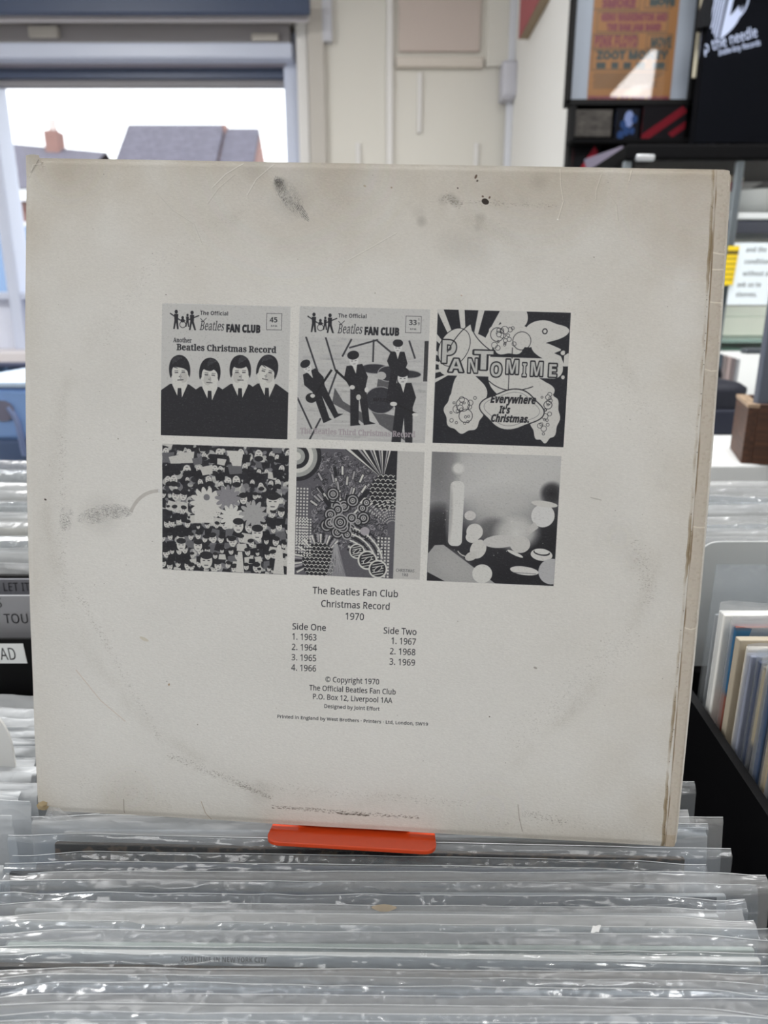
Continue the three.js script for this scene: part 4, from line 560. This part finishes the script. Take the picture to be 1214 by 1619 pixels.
  const flapF = sheet(8, 60, (u, v) => { const y = fin(v), x = lerp(fx0(v), w - 0.0004, u), e = Math.min(u, (1 - u) * 0.7) * 0.007; return [x, y, bow(y / h) + wob(x, y) + 0.0005 * sstep(0, 0.0006, e + 0.00015) - 0.0011 * sstep(0.7, 1, u), u, v]; });
  const flapE = sheet(1, 60, (u, v) => { const y = fin(v), x = fx0(v); return [x, y, bow(y / h) + wob(x, y) + lerp(-0.0002, 0.00016, u), u * 0.05, v]; });
  part('flap', [flapF, flapE], new THREE.MeshStandardMaterial({ map: flapArt, roughness: 0.75 }), g, 'browner folded flap down the right side');
  const ear = sheet(8, 8, (u, v) => [0.0002 + u * 0.009 * (1 - v * 0.3), h - 0.0085 + v * 0.0092, bow(1) + 0.0001 + 0.0012 * Math.sin(u * 2.6) * v * v, u * 0.028, 0.973 + 0.026 * v]);
  part('dog_ear', ear, boardM, g, 'bent and frayed top corner');
  const torn = sheet(8, 6, (u, v) => { const a = u * 6.283, r = v * (0.0028 + 0.0012 * vnoise(u * 6, 1, 3)); return [0.003 + r * Math.cos(a), 0.003 + r * 0.8 * Math.sin(a), 0.0009 * (1 - v) + 0.0003 + bow(0.01), u, v]; });
  part('worn_corner', torn, std(166, 148, 116, 0.9), g, 'brown worn through corner');
}
{ // orange stand under the sleeve
  const o = new THREE.Vector3().copy(SO).addScaledVector(SX, 0.157).addScaledVector(SY, -0.0022);
  const g = thing('display_stand', 'glossy orange display stand lip with rounded corners carrying the white sleeve', 'display stand', o.toArray());
  g.quaternion.setFromRotationMatrix(new THREE.Matrix4().makeBasis(SX, SY, SN));
  const orange = new THREE.MeshPhysicalMaterial({ color: col(206, 68, 24), roughness: 0.32, clearcoat: 0.4, clearcoatRoughness: 0.25 });
  const a = -0.0385, b = 0.0415, f = 0.0112, r = 0.006, s = new THREE.Shape();
  s.moveTo(a, 0.0035); s.lineTo(b, 0.0035); s.lineTo(b + 0.0005, -f + r); s.quadraticCurveTo(b, -f, b - r, -f); s.lineTo(a + r, -f); s.quadraticCurveTo(a, -f, a - 0.0005, -f + r); s.closePath();
  part('lip', new THREE.ExtrudeGeometry(s, { depth: 0.0012, bevelEnabled: true, bevelSize: 0.0005, bevelThickness: 0.0005, bevelSegments: 3, curveSegments: 12 }).rotateX(-Math.PI / 2).translate(0, -0.0015, 0), orange, g);
  part('back_plate', box(a + 0.012, b - 0.012, -0.002, 0.12, -0.0055, -0.0035, 0.0008), orange, g);
  part('foot', box(a + 0.012, b - 0.012, -0.09, -0.002, -0.0045, -0.0032, 0.0006), orange, g);
}

// ------------------------------------------------------------------ poster, shirts and shelf on the facing wall
{
  const z = 2.0, BL = atZ(897, 163, z), BR = atZ(1088, 165, z), w = BR[0] - BL[0], h = 0.62;
  const g = thing('framed_poster', 'black framed orange concert poster with red and green lettering and a pale mount', 'poster', [BL[0], BL[1], -z + 0.0]);
  const Q = (px, py) => { const p = atZ(px, py, z - 0.004); return [p[0] - BL[0], p[1] - BL[1]]; };
  const x0 = Q(928, 162)[0], x1 = Q(1059, 162)[0];
  part('backing', box(0.003, w - 0.003, 0.003, h - 0.003, -0.02, -0.002), std(132, 140, 152, 0.6), g);
  const pw = x1 - x0, print = canvas(512, 1024, (c, W, HH) => {
    const R = rng(9); c.fillStyle = '#7a5022'; c.fillRect(0, 0, W, HH); for (let i = 0; i < 900; i++) { c.fillStyle = `rgba(120,80,30,${0.06 * R()})`; c.fillRect(R() * W, R() * HH, 30 * R(), 4); }
    const ph = h - 0.014, yy = (py) => HH * (1 - (Q(1000, py)[1] - 0.007) / ph), xx = (px, py) => W * (Q(px, py)[0] - x0) / pw;
    const tx = (s, a, b, py, hpx, f, stroke = 3) => { c.save(); c.fillStyle = c.strokeStyle = f; c.lineWidth = stroke; const y = yy(py), z2 = Math.abs(yy(py + hpx) - yy(py)); c.font = `bold ${z2 * 1.32}px sans-serif`; c.textBaseline = 'middle'; const m = c.measureText(s).width; c.translate(xx(a, py), y); c.scale((xx(b, py) - xx(a, py)) / m, 1); c.fillText(s, 0, 0); c.strokeText(s, 0, 0); c.restore(); };
    const fr = (a, b, y0, y1) => { c.strokeStyle = '#3c2c18'; c.lineWidth = 4; c.strokeRect(xx(a, y0), yy(y0), xx(b, y0) - xx(a, y0), yy(y1) - yy(y0)); };
    const red = '#5a1828', grn = '#142628';
    fr(942, 1016, -40, 14); fr(1024, 1068, -40, 12); tx('SMOKE', 953, 1006, 4, 15, red, 6); tx('MOVE', 1028, 1068, 2, 12, grn, 6);
    fr(946, 1058, 18, 50); tx('GENO WASHINGTON AND', 951, 1056, 27, 12, red, 5); tx('THE RAM JAM BAND', 960, 1046, 42, 11, red, 5);
    fr(938, 1010, 54, 76); fr(1024, 1064, 54, 76); tx('PINK FLOYD', 940, 1009, 65, 18, red, 5); tx('MOVE', 1029, 1062, 66, 16, grn, 4);
    fr(938, 1058, 79, 110); tx('ZOOT MONEY', 944, 1056, 87, 13, grn, 4); for (const [a, b] of [[943, 958], [967, 978], [986, 998], [1006, 1020], [1032, 1052]]) { c.fillStyle = grn; c.fillRect(xx(a, 103), yy(98), xx(b, 103) - xx(a, 103), yy(108) - yy(98)); }
    c.fillStyle = 'rgba(70,50,24,0.75)'; for (let i = 0; i < 8; i++) { const y = 115 + i * 3.2; c.fillRect(xx(937 + 3 * R(), y), yy(y), (xx(1056 - 8 * R(), y) - xx(937, y)) * (0.75 + 0.25 * R()), 5); }
    tx('TICKETS AT THE DOOR', 930, 1058, 157, 9, red, 5);
    const up = yy(-45); c.fillStyle = red; for (let i = 0; i < 4; i++) c.fillRect(60, up - 130 * (i + 1), 390, 70);
  });
  const pr = part('print', sheet(1, 1, (u, v) => [lerp(x0, x1, u), lerp(0.007, h - 0.007, v), 0, u, v]), new THREE.MeshPhysicalMaterial({ map: print, roughness: 0.6, clearcoat: 1, clearcoatRoughness: 0.01 }), g);
  part('frame', [box(-0.006, 0.006, -0.006, h + 0.006, -0.022, 0.012, 0.002), box(w - 0.006, w + 0.006, -0.006, h + 0.006, -0.022, 0.012, 0.002), box(-0.006, w + 0.006, -0.008, 0.006, -0.022, 0.012, 0.002), box(-0.006, w + 0.006, h - 0.006, h + 0.006, -0.022, 0.012, 0.002)], M.black, g);
}
{ // dark T-shirt with white print, hanging beside the poster
  const z = 1.88, L = atZ(1096, 228, z), B = atZ(1150, 226, z), g = thing('t_shirt', 'black T-shirt with white record print hanging to the right of the poster', 't-shirt', [L[0], B[1], -z]);
  const w = 0.52, h = 0.66;
  const tex = canvas(1024, 1300, (c, W, HH) => {
    c.fillStyle = '#05070e'; c.fillRect(0, 0, W, HH);
    const X = (px, py) => (atZ(px, py, z)[0] - L[0]) / w * W, Y = (px, py) => HH - (atZ(px, py, z)[1] - B[1]) / h * HH, k = X(1200, 60) - X(1199, 60), wht = '#b4bfdc';
    c.save(); c.translate(X(1153, 12), Y(1153, 12)); c.rotate(0.08); c.scale(k, k);
    c.fillStyle = wht; c.strokeStyle = wht; c.lineWidth = 2.6; c.beginPath(); c.arc(-8, -14, 36, -1.35, 1.35); c.stroke();
    c.beginPath(); c.moveTo(-8, 46); c.lineTo(-2, -58); c.lineTo(6, -50); c.lineTo(2, 12); c.quadraticCurveTo(10, 4, 14, -4); c.lineTo(17, 4); c.lineTo(21, -6); c.quadraticCurveTo(22, 24, -8, 46); c.fill();
    c.lineWidth = 2.5; [[-12, 44, 40], [-16, 42, 36], [-20, 38, 30], [-24, 32, 22], [-28, 26, 14], [-32, 20, 2], [-36, 14, -6], [-40, 14, 0], [-44, 16, 6]].forEach(([x, b, t]) => { c.beginPath(); c.moveTo(x, b); c.lineTo(x + 4, -t - 14); c.stroke(); });
    c.restore();
    const put = (s, x0, y0, x1, y1, size) => { const ax = X(x0, y0), ay = Y(x0, y0), bx = X(x1, y1), by = Y(x1, y1); c.save(); c.translate(ax, ay); c.rotate(Math.atan2(by - ay, bx - ax)); c.font = `${size * k}px sans-serif`; c.textBaseline = 'alphabetic'; const m = c.measureText(s).width; c.scale(Math.hypot(bx - ax, by - ay) / m, 1); c.fillStyle = wht; c.fillText(s, 0, 0); c.lineWidth = k * 0.5; c.strokeStyle = wht; c.strokeText(s, 0, 0); c.restore(); };
    put('drop the needle', 1087, 93, 1199, 57, 21); put('Indie-boy Records', 1134, 90, 1203, 71, 11);
  });
  const front = sheet(50, 60, (u, v) => [u * w - 0.0 * v, v * h, 0.006 * Math.sin(u * 14 + v * 2) * (0.4 + 0.6 * v) + 0.004 * vnoise(u * 9, v * 7, 5), u, v]);
  const back = sheet(50, 20, (u, v) => [(1 - u) * w, v * h, -0.03 - 0.006 * Math.sin(u * 12), u, v]);
  const hem = [sheet(1, 20, (u, v) => [0, v * h, lerp(-0.03, 0, u)]), sheet(50, 1, (u, v) => [u * w, 0, lerp(-0.03, 0.006 * Math.sin(u * 14) * 0.4 + 0.004 * vnoise(u * 9, 0, 5), v)])];
  part('body', [front, back, ...hem].map((q) => q), new THREE.MeshPhysicalMaterial({ map: tex, roughness: 1, specularIntensity: 0.3 }), g);
  const s0 = atZ(1093, 44, z)[1] - B[1];
  part('sleeve', sheet(20, 16, (u, v) => { const a = u * Math.PI; return [0.006 - 0.026 * Math.sin(a) * (0.75 + 0.25 * Math.sin(v * 9 + 1)), s0 + v * 0.2, -0.012 + 0.02 * Math.cos(a)]; }), std(6, 8, 14, 1), g);
  const t = thing('wooden_strip', 'narrow pale wooden strip standing between the poster and the black T-shirt', 'strip', [atZ(1097, 124, 1.93)[0], atZ(1097, 124, 1.93)[1], -1.93]);
  part('strip', box(-0.005, 0.005, 0, 0.3, -0.004, 0.004, 0.002), std(196, 190, 168, 0.6), t);
}
{ // black wall rack behind and below the poster, with what stands on it
  const z = 2.02, L = atZ(893, 240, z), g = thing('wall_rack', 'black wall rack below the poster holding dark covers', 'rack', [L[0], 0, -z + 0.0]);
  part('back_panel', box(0, 1.3, 0.9, 2.7, -0.005, 0.0), M.blackMatt, g);
  part('upright', box(0, 0.016, 0.9, atZ(897, 168, z)[1], 0.001, 0.03, 0.003), M.black, g);
  const y1 = atZ(950, 227, z)[1];
  part('shelf', box(0, 0.8, y1 - 0.012, y1, 0.001, 0.06, 0.003), M.blackMatt, g);
  const cov = (name, label, a, b, tilt, mat, dz = 0.03, cat = 'record') => { const p = atZ(a[0], b[1], z - dz), q = atZ(b[0], a[1], z - dz), o = thing(name, label, cat, [p[0], p[1], p[2]]); o.rotation.z = tilt; part('cover', box(0, q[0] - p[0], 0, q[1] - p[1], -0.003, 0.003, 0.001), mat, o); return o; };
  cov('record_cover', 'grey record cover on the black rack under the poster', [908, 174], [968, 217], 0, std(84, 80, 76, 0.9, { map: data(64, (x, y) => 0.7 + 0.3 * fbm(x * 6, y * 6, 3), [1, 1], true) }));
  const stripes = canvas(256, 256, (c, w) => { c.fillStyle = '#09070c'; c.fillRect(0, 0, w, w); c.fillStyle = '#5e0d1a'; c.save(); c.translate(128, 128); c.rotate(-0.72); c.fillRect(-160, -30, 320, 52); c.fillRect(-20, 66, 180, 40); c.restore(); });
  cov('record_cover', 'black record cover with red diagonal stripes under the poster', [1012, 168], [1086, 226], 0, new THREE.MeshPhysicalMaterial({ map: stripes, roughness: 0.8, specularIntensity: 0.3 }));
  const patch = canvas(128, 128, (c, w) => { c.fillStyle = '#080a12'; c.fillRect(0, 0, w, w); c.fillStyle = '#6d7ba4'; c.beginPath(); c.ellipse(70, 40, 26, 32, 0, 0, 7); c.fill(); c.fillStyle = '#20365f'; for (const [x, y, r] of [[40, 60, 16], [60, 84, 18], [100, 40, 16], [30, 100, 18], [92, 84, 14]]) { c.beginPath(); c.arc(x, y, r, 0, 7); c.fill(); } });
  cov('record_cover', 'dark record cover with a blue and white shape beside the grey one', [970, 172], [1012, 226], 0, new THREE.MeshPhysicalMaterial({ map: patch, roughness: 0.8, specularIntensity: 0.3 }), 0.026);
  const low = canvas(128, 128, (c, w) => { c.fillStyle = '#08080c'; c.fillRect(0, 0, w, w); c.fillStyle = '#8c2230'; c.save(); c.translate(50, 70); c.rotate(-0.8); c.fillRect(-80, -12, 160, 26); c.restore(); });
  cov('record_cover', 'dark record cover with one red stripe, lower left under the poster', [902, 229], [950, 300], 0, new THREE.MeshPhysicalMaterial({ map: low, roughness: 0.8, specularIntensity: 0.3 }));
  cov('record_cover', 'tilted mauve grey record cover beside the cabinet top', [934, 250], [1000, 300], 0.32, std(112, 106, 124, 0.5), 0.06);
}
{ // canvas hung on the chimney breast, seen from its end
  const X = 0.48, zz = (px, py) => { const d = sight(px, py); return d[2] * X / d[0]; }, yy = (px, py) => { const d = sight(px, py); return EYE + d[1] * X / d[0]; };
  const zn = zz(868, 34), g = thing('canvas_picture', 'deep red canvas picture on the white wall, seen edge on at the top', 'picture', [X, yy(845, 45), zn]);
  const d = zz(836, 50) - zn;
  part('canvas', box(-0.034, -0.03, 0, 0.6, d, 0, 0.001), std(168, 88, 92, 0.7), g); part('wooden_edge', box(-0.03, 0, 0, 0.6, d, 0, 0.001), std(150, 132, 108, 0.7), g);
}
{ // cable trunking and junction box in the corner
  const p = atZ(812, 128, 2.9), g = thing('junction_box', 'pale grey junction box on white cable trunking in the room corner', 'junction box', [0.48, 0, -2.93]);
  const y0 = atZ(812, 158, 2.93)[1], y1 = atZ(812, 97, 2.93)[1];
  part('trunking', box(-0.024, 0, 0.02, CEIL - 0.02, -0.055, -0.03, 0.003), std(224, 226, 234, 0.4), g);
  part('box', box(-0.052, 0, y0, y1, -0.06, 0.02, 0.008), std(200, 200, 210, 0.45), g); part('lid', box(-0.048, 0.0, y0 + 0.01, y1 - 0.01, 0.02, 0.026, 0.004), std(206, 206, 216, 0.4), g);
}
// ------------------------------------------------------------------ glass cabinet and what stands round it at right
const CZ = 1.5;
{
  const P = (px, py, d = CZ) => atZ(px, py, d), L = P(988, 240), g = thing('glass_cabinet', 'glass display cabinet with a black top and glass shelves', 'cabinet', [L[0], 0, -CZ]);
  const X0 = 0, X1 = 0.72, top1 = P(1100, 229)[1], top0 = P(1100, 254)[1], base = P(1180, 556)[1], D = -0.42, rx = (px, py) => P(px, py)[0] - L[0];
  part('top', box(X0, X1, top0, top1, D, 0.01, 0.006), M.blackMatt, g);
  part('handle', box(rx(1000, 250), rx(1030, 250), top0 - 0.004, top0 + 0.008, 0.01, 0.022, 0.004), std(190, 192, 196, 0.25, { metalness: 0.8 }), g);
  part('base', box(X0, X1, 0.25, base, D, 0, 0.004), std(236, 238, 238, 0.5), g);
  for (const [x, z] of [[rx(1157, 320), -0.012], [X1 - 0.02, -0.012], [X0, D], [X1 - 0.02, D], [X0, -0.012]]) part('post', box(x, x + 0.016, base, top0, z, z + 0.012, 0.003), std(128, 136, 142, 0.35, { metalness: 0.5 }), g);
  const s1 = P(1190, 335)[1], s2 = P(1180, 536)[1];
  part('shelf', box(X0 + 0.02, X1 - 0.02, s1 - 0.012, s1, D + 0.02, -0.014, 0.002), std(226, 230, 232, 0.3), g); part('shelf_light', box(X0 + 0.02, X1 - 0.02, s1 - 0.04, s1 - 0.013, D + 0.3, -0.016, 0.004), std(34, 40, 58, 0.5), g);
  part('glass_shelf', box(X0 + 0.02, X1 - 0.02, s2 - 0.008, s2, D + 0.02, -0.014, 0.001), new THREE.MeshPhysicalMaterial({ color: col(190, 222, 212), roughness: 0.1, transmission: 0.5, thickness: 0 }), g);
  part('back_panel', box(X0 + 0.02, X1 - 0.02, base, top0, D, D + 0.012), std(176, 176, 172, 0.7), g);
  part('glass_door', new THREE.PlaneGeometry(X1 - 0.04, top0 - base).translate(X1 / 2, (top0 + base) / 2, 0.0), M.glass, g);
  // contents
  const it = (name, label, cat, px, py, d, dz = 0) => { const p = P(px, py, CZ + 0.1 + d); return thing(name, label, cat, [p[0], s1 + 0.001, -CZ - 0.1 - d]); };
  const bowl = it('white_bowl', 'white rounded bowl on the upper cabinet shelf', 'bowl', 1190, 320, 0.03);
  part('bowl', new THREE.LatheGeometry([[0.001, 0], [0.03, 0.001], [0.05, 0.02], [0.062, 0.05], [0.058, 0.052], [0.045, 0.024], [0.001, 0.008]].map((q) => new THREE.Vector2(...q)), 32), std(236, 240, 238, 0.3), bowl);
  const pic = it('picture_card', 'pinkish brown picture card leaning behind the white bowl', 'card', 1186, 300, 0.16);
  part('card', box(-0.06, 0.1, 0, 0.11, 0, 0.003, 0.001), new THREE.MeshStandardMaterial({ map: canvas(128, 96, (c, w, h) => { c.fillStyle = '#a98f8c'; c.fillRect(0, 0, w, h); c.fillStyle = '#e3e4e2'; c.fillRect(10, 8, 60, 50); c.fillStyle = '#5c5a5e'; c.save(); c.translate(50, 36); c.rotate(-0.5); c.fillRect(-36, -8, 70, 16); c.restore(); c.fillStyle = '#75696a'; c.fillRect(20, 60, 50, 30); }), roughness: 0.6 }), pic);
  const fig = it('red_pot', 'small red and tan pot at the left end of the upper cabinet shelf', 'pot', 1156, 320, 0.06);
  part('pot', new THREE.LatheGeometry([[0.001, 0], [0.016, 0.001], [0.022, 0.03], [0.016, 0.06], [0.018, 0.075], [0.013, 0.075], [0.012, 0.06], [0.001, 0.05]].map((q) => new THREE.Vector2(...q)), 24), std(178, 96, 100, 0.5), fig); part('lid', new THREE.SphereGeometry(0.018, 20, 12).scale(1, 0.7, 1).translate(0, 0.08, 0), std(214, 196, 168, 0.5), fig);
  const bx = thing('cream_box', 'cream cardboard box standing on the lower glass shelf', 'box', [P(1150, 530, CZ + 0.1)[0], s2 + 0.001, -CZ - 0.1]);
  part('carton', box(-0.02, 0.22, 0, P(1150, 487, CZ + 0.1)[1] - s2, -0.16, 0, 0.003), std(246, 246, 234, 0.7), bx); part('lid', box(-0.022, 0.222, P(1150, 487, CZ + 0.1)[1] - s2 - 0.02, P(1150, 486, CZ + 0.1)[1] - s2 + 0.002, -0.162, 0.002, 0.003), std(240, 242, 230, 0.7), bx);
  // notice and yellow note on the glass
  const nz = CZ - 0.018, A = P(1148, 482, nz), B = P(1260, 384, nz), n = thing('paper_notice', 'white printed notice taped to the cabinet glass', 'notice', [A[0], A[1], -nz + 0.0]);
  const nw = B[0] - A[0], nh = B[1] - A[1];
  part('paper', sheet(6, 6, (u, v) => [u * nw, v * nh, 0.0015 * Math.sin(u * 3), u, v]), new THREE.MeshStandardMaterial({ roughness: 0.8, side: THREE.DoubleSide, map: canvas(512, 448, (c, w, h) => { c.fillStyle = '#dfe8ee'; c.fillRect(0, 0, w, h); c.fillStyle = '#4a4e50'; c.font = 'bold 50px sans-serif'; const rows = [['and the', 0.1], ['condition', 0.29], ['without a', 0.48], ['ask us to', 0.66], ['sleeves.', 0.82]]; rows.forEach(([s, y], i) => { c.save(); c.translate(i > 2 ? 66 : 100, y * h + 22); c.scale(0.92, 1); c.fillText(s, 0, 0); c.restore(); }); }) }), n);
  const yz = CZ - 0.022, C = P(1140, 451, yz), Dd = P(1166, 389, yz), y = thing('yellow_note', 'bright yellow note with dark lines of writing, stuck beside the notice', 'note', [C[0], C[1], -yz]);
  part('paper', sheet(4, 4, (u, v) => [u * (Dd[0] - C[0]) + 0.004 * v, v * (Dd[1] - C[1]), 0.001 * Math.sin(u * 3), u, v]), new THREE.MeshStandardMaterial({ roughness: 0.7, side: THREE.DoubleSide, map: canvas(128, 256, (c, w, h) => { c.fillStyle = '#e3c416'; c.fillRect(0, 0, w, h); c.fillStyle = 'rgba(60,48,6,0.8)'; c.fillRect(0, 30, w, 26); c.fillStyle = 'rgba(90,74,10,0.45)'; for (let i = 0; i < 5; i++) c.fillRect(4, 76 + i * 34, w - 14, 13); }) }), y);
}
{ // records shelved below the cabinet, seen between it and the sleeve
  const z = 1.22, sp = [[1128, 4], [1133, 5], [1138.5, 5], [1144, 6], [1150.5, 7], [1158, 6], [1164.5, 6]], tones = [[96, 108, 118], [140, 150, 156], [72, 84, 96], [132, 122, 122], [166, 150, 148], [120, 110, 112], [150, 152, 156]];
  sp.forEach(([px, w], i) => { const top = atZ(px, 556 + i * 2, z), bot = atZ(px, 612, z), g = thing('shelved_record', ['slate grey', 'pale blue grey', 'dark slate', 'brown grey', 'pinkish grey', 'mauve grey', 'light grey'][i] + ' record edge under the cabinet, beside the white sleeve', 'record', [top[0], bot[1], -z], 'record edges under the cabinet'); part('cover', box(0, w * 0.00106, 0, top[1] - bot[1], -0.3, 0, 0.001), std(...tones[i], 0.6), g); });
  const A = atZ(1120, 707, 1.05), B = atZ(1168, 592, 1.05), bag = thing('black_bag', 'black padded bag standing on the white counter right of the sleeve', 'bag', [(A[0] + B[0]) / 2, A[1], -1.12]);
  const w = 0.09, h = B[1] - A[1];
  part('body', sheet(40, 16, (u, v) => { const a = u * 6.2832, c = Math.cos(a), s = Math.sin(a), k = (Math.abs(c) ** 4 + Math.abs(s) ** 4) ** -0.25, r = v < 0.85 ? 1 : Math.sqrt(1 - ((v - 0.85) / 0.15) ** 2 * 0.999); return [c * k * w / 2 * 1.1 * r * (1 + 0.05 * Math.sin(v * 9)), v * h * 0.9, -s * k * 0.05 * r]; }), std(14, 18, 34, 0.7), bag);
  part('handle', new THREE.TorusGeometry(0.02, 0.004, 8, 24, Math.PI).translate(0, h * 0.89, 0), std(20, 24, 38, 0.6), bag); part('pocket', box(-w * 0.4, w * 0.4, 0.015, h * 0.5, 0.045, 0.056, 0.006), std(18, 24, 44, 0.7), bag);
}
{ // white counter under the cabinet and the brown crate on it
  const hC = -0.192, g = thing('counter', 'white counter top behind the back rack at right', 'counter', [0.3, 0, -1.1]);
  part('top', box(-0.06, 0.8, H + hC - 0.03, H + hC, -0.36, 0.24, 0.004), std(238, 240, 240, 0.4), g); part('cupboard', box(-0.04, 0.78, 0.0, H + hC - 0.03, -0.34, 0.2), std(226, 228, 228, 0.5), g);
  const P0 = atH(1165, 623, -0.118), P1 = atH(1214, 664, -0.118), ang = Math.atan2(P1[0] - P0[0], P1[2] - P0[2]);
  const c = thing('wooden_crate', 'brown wooden crate of records beside the cabinet post', 'crate', [P0[0], H + hC, P0[2]]); c.rotation.y = ang;
  const L = 0.104, Hh = 0.192 - 0.118, wood = (r, gg, b) => std(r, gg, b, 0.6, { map: data(128, (x, y) => 0.8 + 0.25 * fbm(x * 3, y * 26, 6), [1, 1], true) });
  part('side_panel', box(0, 0.012, 0, Hh - 0.004, 0, L, 0.001), wood(92, 58, 40), c); part('top_edge', box(-0.001, 0.013, Hh - 0.005, Hh, 0, L, 0.001), wood(196, 168, 140), c, 'pale bare wooden edge');
  part('side_panel', box(0.3, 0.312, 0, Hh, 0, L, 0.001), wood(92, 58, 40), c); part('end_panel', box(0.012, 0.3, 0, Hh, 0, 0.012, 0.001), wood(92, 58, 40), c); part('end_panel', box(0.012, 0.3, 0, Hh, L - 0.012, L, 0.001), wood(92, 58, 40), c); part('bottom', box(0.012, 0.3, 0, 0.008, 0.012, L - 0.012), wood(92, 58, 40), c);
  const tones = [[226, 230, 232], [206, 196, 120], [54, 58, 64], [200, 206, 204]];
  tones.forEach((t, i) => { const o = thing('crate_record', ['white', 'yellowish', 'near black', 'pale grey', 'blue grey', 'cream', 'green grey', 'soft white'][i] + ' record standing in the brown crate', 'record', [0, 0, 0], 'records in the brown crate'); const dz = 0.016 + i * 0.019; o.position.set(0.016, 0.009, dz).applyAxisAngle(new THREE.Vector3(0, 1, 0), ang).add(c.position); o.rotation.y = ang; part('cover', box(0.004 + 0.012 * hash(i, 4, 4), 0.28, 0, [0.142, 0.13, 0.122, 0.112][i], 0, 0.012, 0.0015), std(...t, 0.6), o); });
  const p = atZ(1191, 728, 0.87), post = thing('cabinet_post', 'slim grey metal post with glass edge standing on the white counter at right', 'post', [p[0], H + hC, -0.87]);
  part('post', box(-0.006, 0.008, 0, 0.4, -0.012, 0, 0.002), std(96, 102, 116, 0.35, { metalness: 0.4 }), post); part('glass_edge', box(0.0085, 0.012, 0.01, 0.4, -0.03, -0.004, 0.0008), new THREE.MeshPhysicalMaterial({ color: col(225, 238, 236), transmission: 0.9, roughness: 0.05, thickness: 0 }), post);
  const bar = thing('shelf_rail', 'dark grey rail above the crate records', 'rail', [atZ(1180, 556, 1.08)[0], atZ(1180, 560, 1.08)[1], -1.08]); part('rail', box(0, 0.3, 0, 0.008, -0.02, 0, 0.002), std(70, 76, 82, 0.5), bar);
}
{ // blue storage box and gathered curtain under the window at left
  const z = 1.1, A = atZ(-40, 735, z), B = atZ(60, 601, z), g = thing('storage_box', 'blue plastic storage box with a brown label, below the window', 'storage box', [A[0], A[1] - 0.1, -z]);
  const w = B[0] - A[0] + 0.1, h = B[1] - A[1] + 0.1;
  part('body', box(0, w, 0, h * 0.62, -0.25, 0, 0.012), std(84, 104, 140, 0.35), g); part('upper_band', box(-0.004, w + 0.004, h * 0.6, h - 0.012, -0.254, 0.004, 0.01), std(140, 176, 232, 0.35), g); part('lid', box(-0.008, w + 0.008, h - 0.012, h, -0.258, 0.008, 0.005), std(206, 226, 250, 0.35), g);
  const q = atZ(4, 650, z - 0.006); part('label', new THREE.CylinderGeometry(0.018, 0.018, 0.003, 32).rotateX(Math.PI / 2).scale(1, 0.9, 1).translate(q[0] - A[0], q[1] - A[1] + 0.1, 0.006), std(120, 118, 138, 0.7), g);
  const e = atZ(24, 665, z - 0.01), f = atZ(37, 722, z - 0.01), cv = new THREE.CatmullRomCurve3([new THREE.Vector3(e[0] - A[0] - 0.01, e[1] - A[1] + 0.1 + 0.02, 0.004), new THREE.Vector3(e[0] - A[0], e[1] - A[1] + 0.1, 0.005), new THREE.Vector3(f[0] - A[0], f[1] - A[1] + 0.1, 0.004)]);
  part('strap', new THREE.TubeGeometry(cv, 20, 0.005, 8), std(126, 142, 184, 0.4), g);
  const t = thing('table', 'dark low table carrying the blue storage box', 'table', [A[0] - 0.1, 0, -z - 0.32]); part('tabletop', box(0, 0.8, A[1] - 0.135, A[1] - 0.101, 0, 0.4, 0.004), M.black, t); for (const x of [0.02, 0.74]) for (const zz of [0.02, 0.34]) part('leg', box(x, x + 0.04, 0, A[1] - 0.135, zz, zz + 0.04, 0.003), M.black, t);
  const cz = 2.6, C = atZ(-60, 640, cz), D = atZ(80, 578, cz), cu = thing('curtain', 'dark blue gathered curtain strip just under the window sill', 'curtain', [C[0], C[1], -cz]);
  part('cloth', sheet(160, 4, (u, v) => [u * (D[0] - C[0] + 0.5), v * (D[1] - C[1]), 0.012 * Math.sin(u * 90) + 0.006 * Math.sin(u * 41)]), std(70, 100, 136, 0.6, { side: THREE.DoubleSide }), cu); part('rail', box(0, D[0] - C[0] + 0.5, D[1] - C[1] - 0.004, D[1] - C[1] + 0.012, -0.01, 0.02, 0.004), std(70, 76, 104, 0.5), cu);
}

scene.traverse((o) => { if (o.isMesh) { o.castShadow = true; o.receiveShadow = true; } if (o.isLight && o.shadow) o.castShadow = true; });
renderer.render(scene, camera);
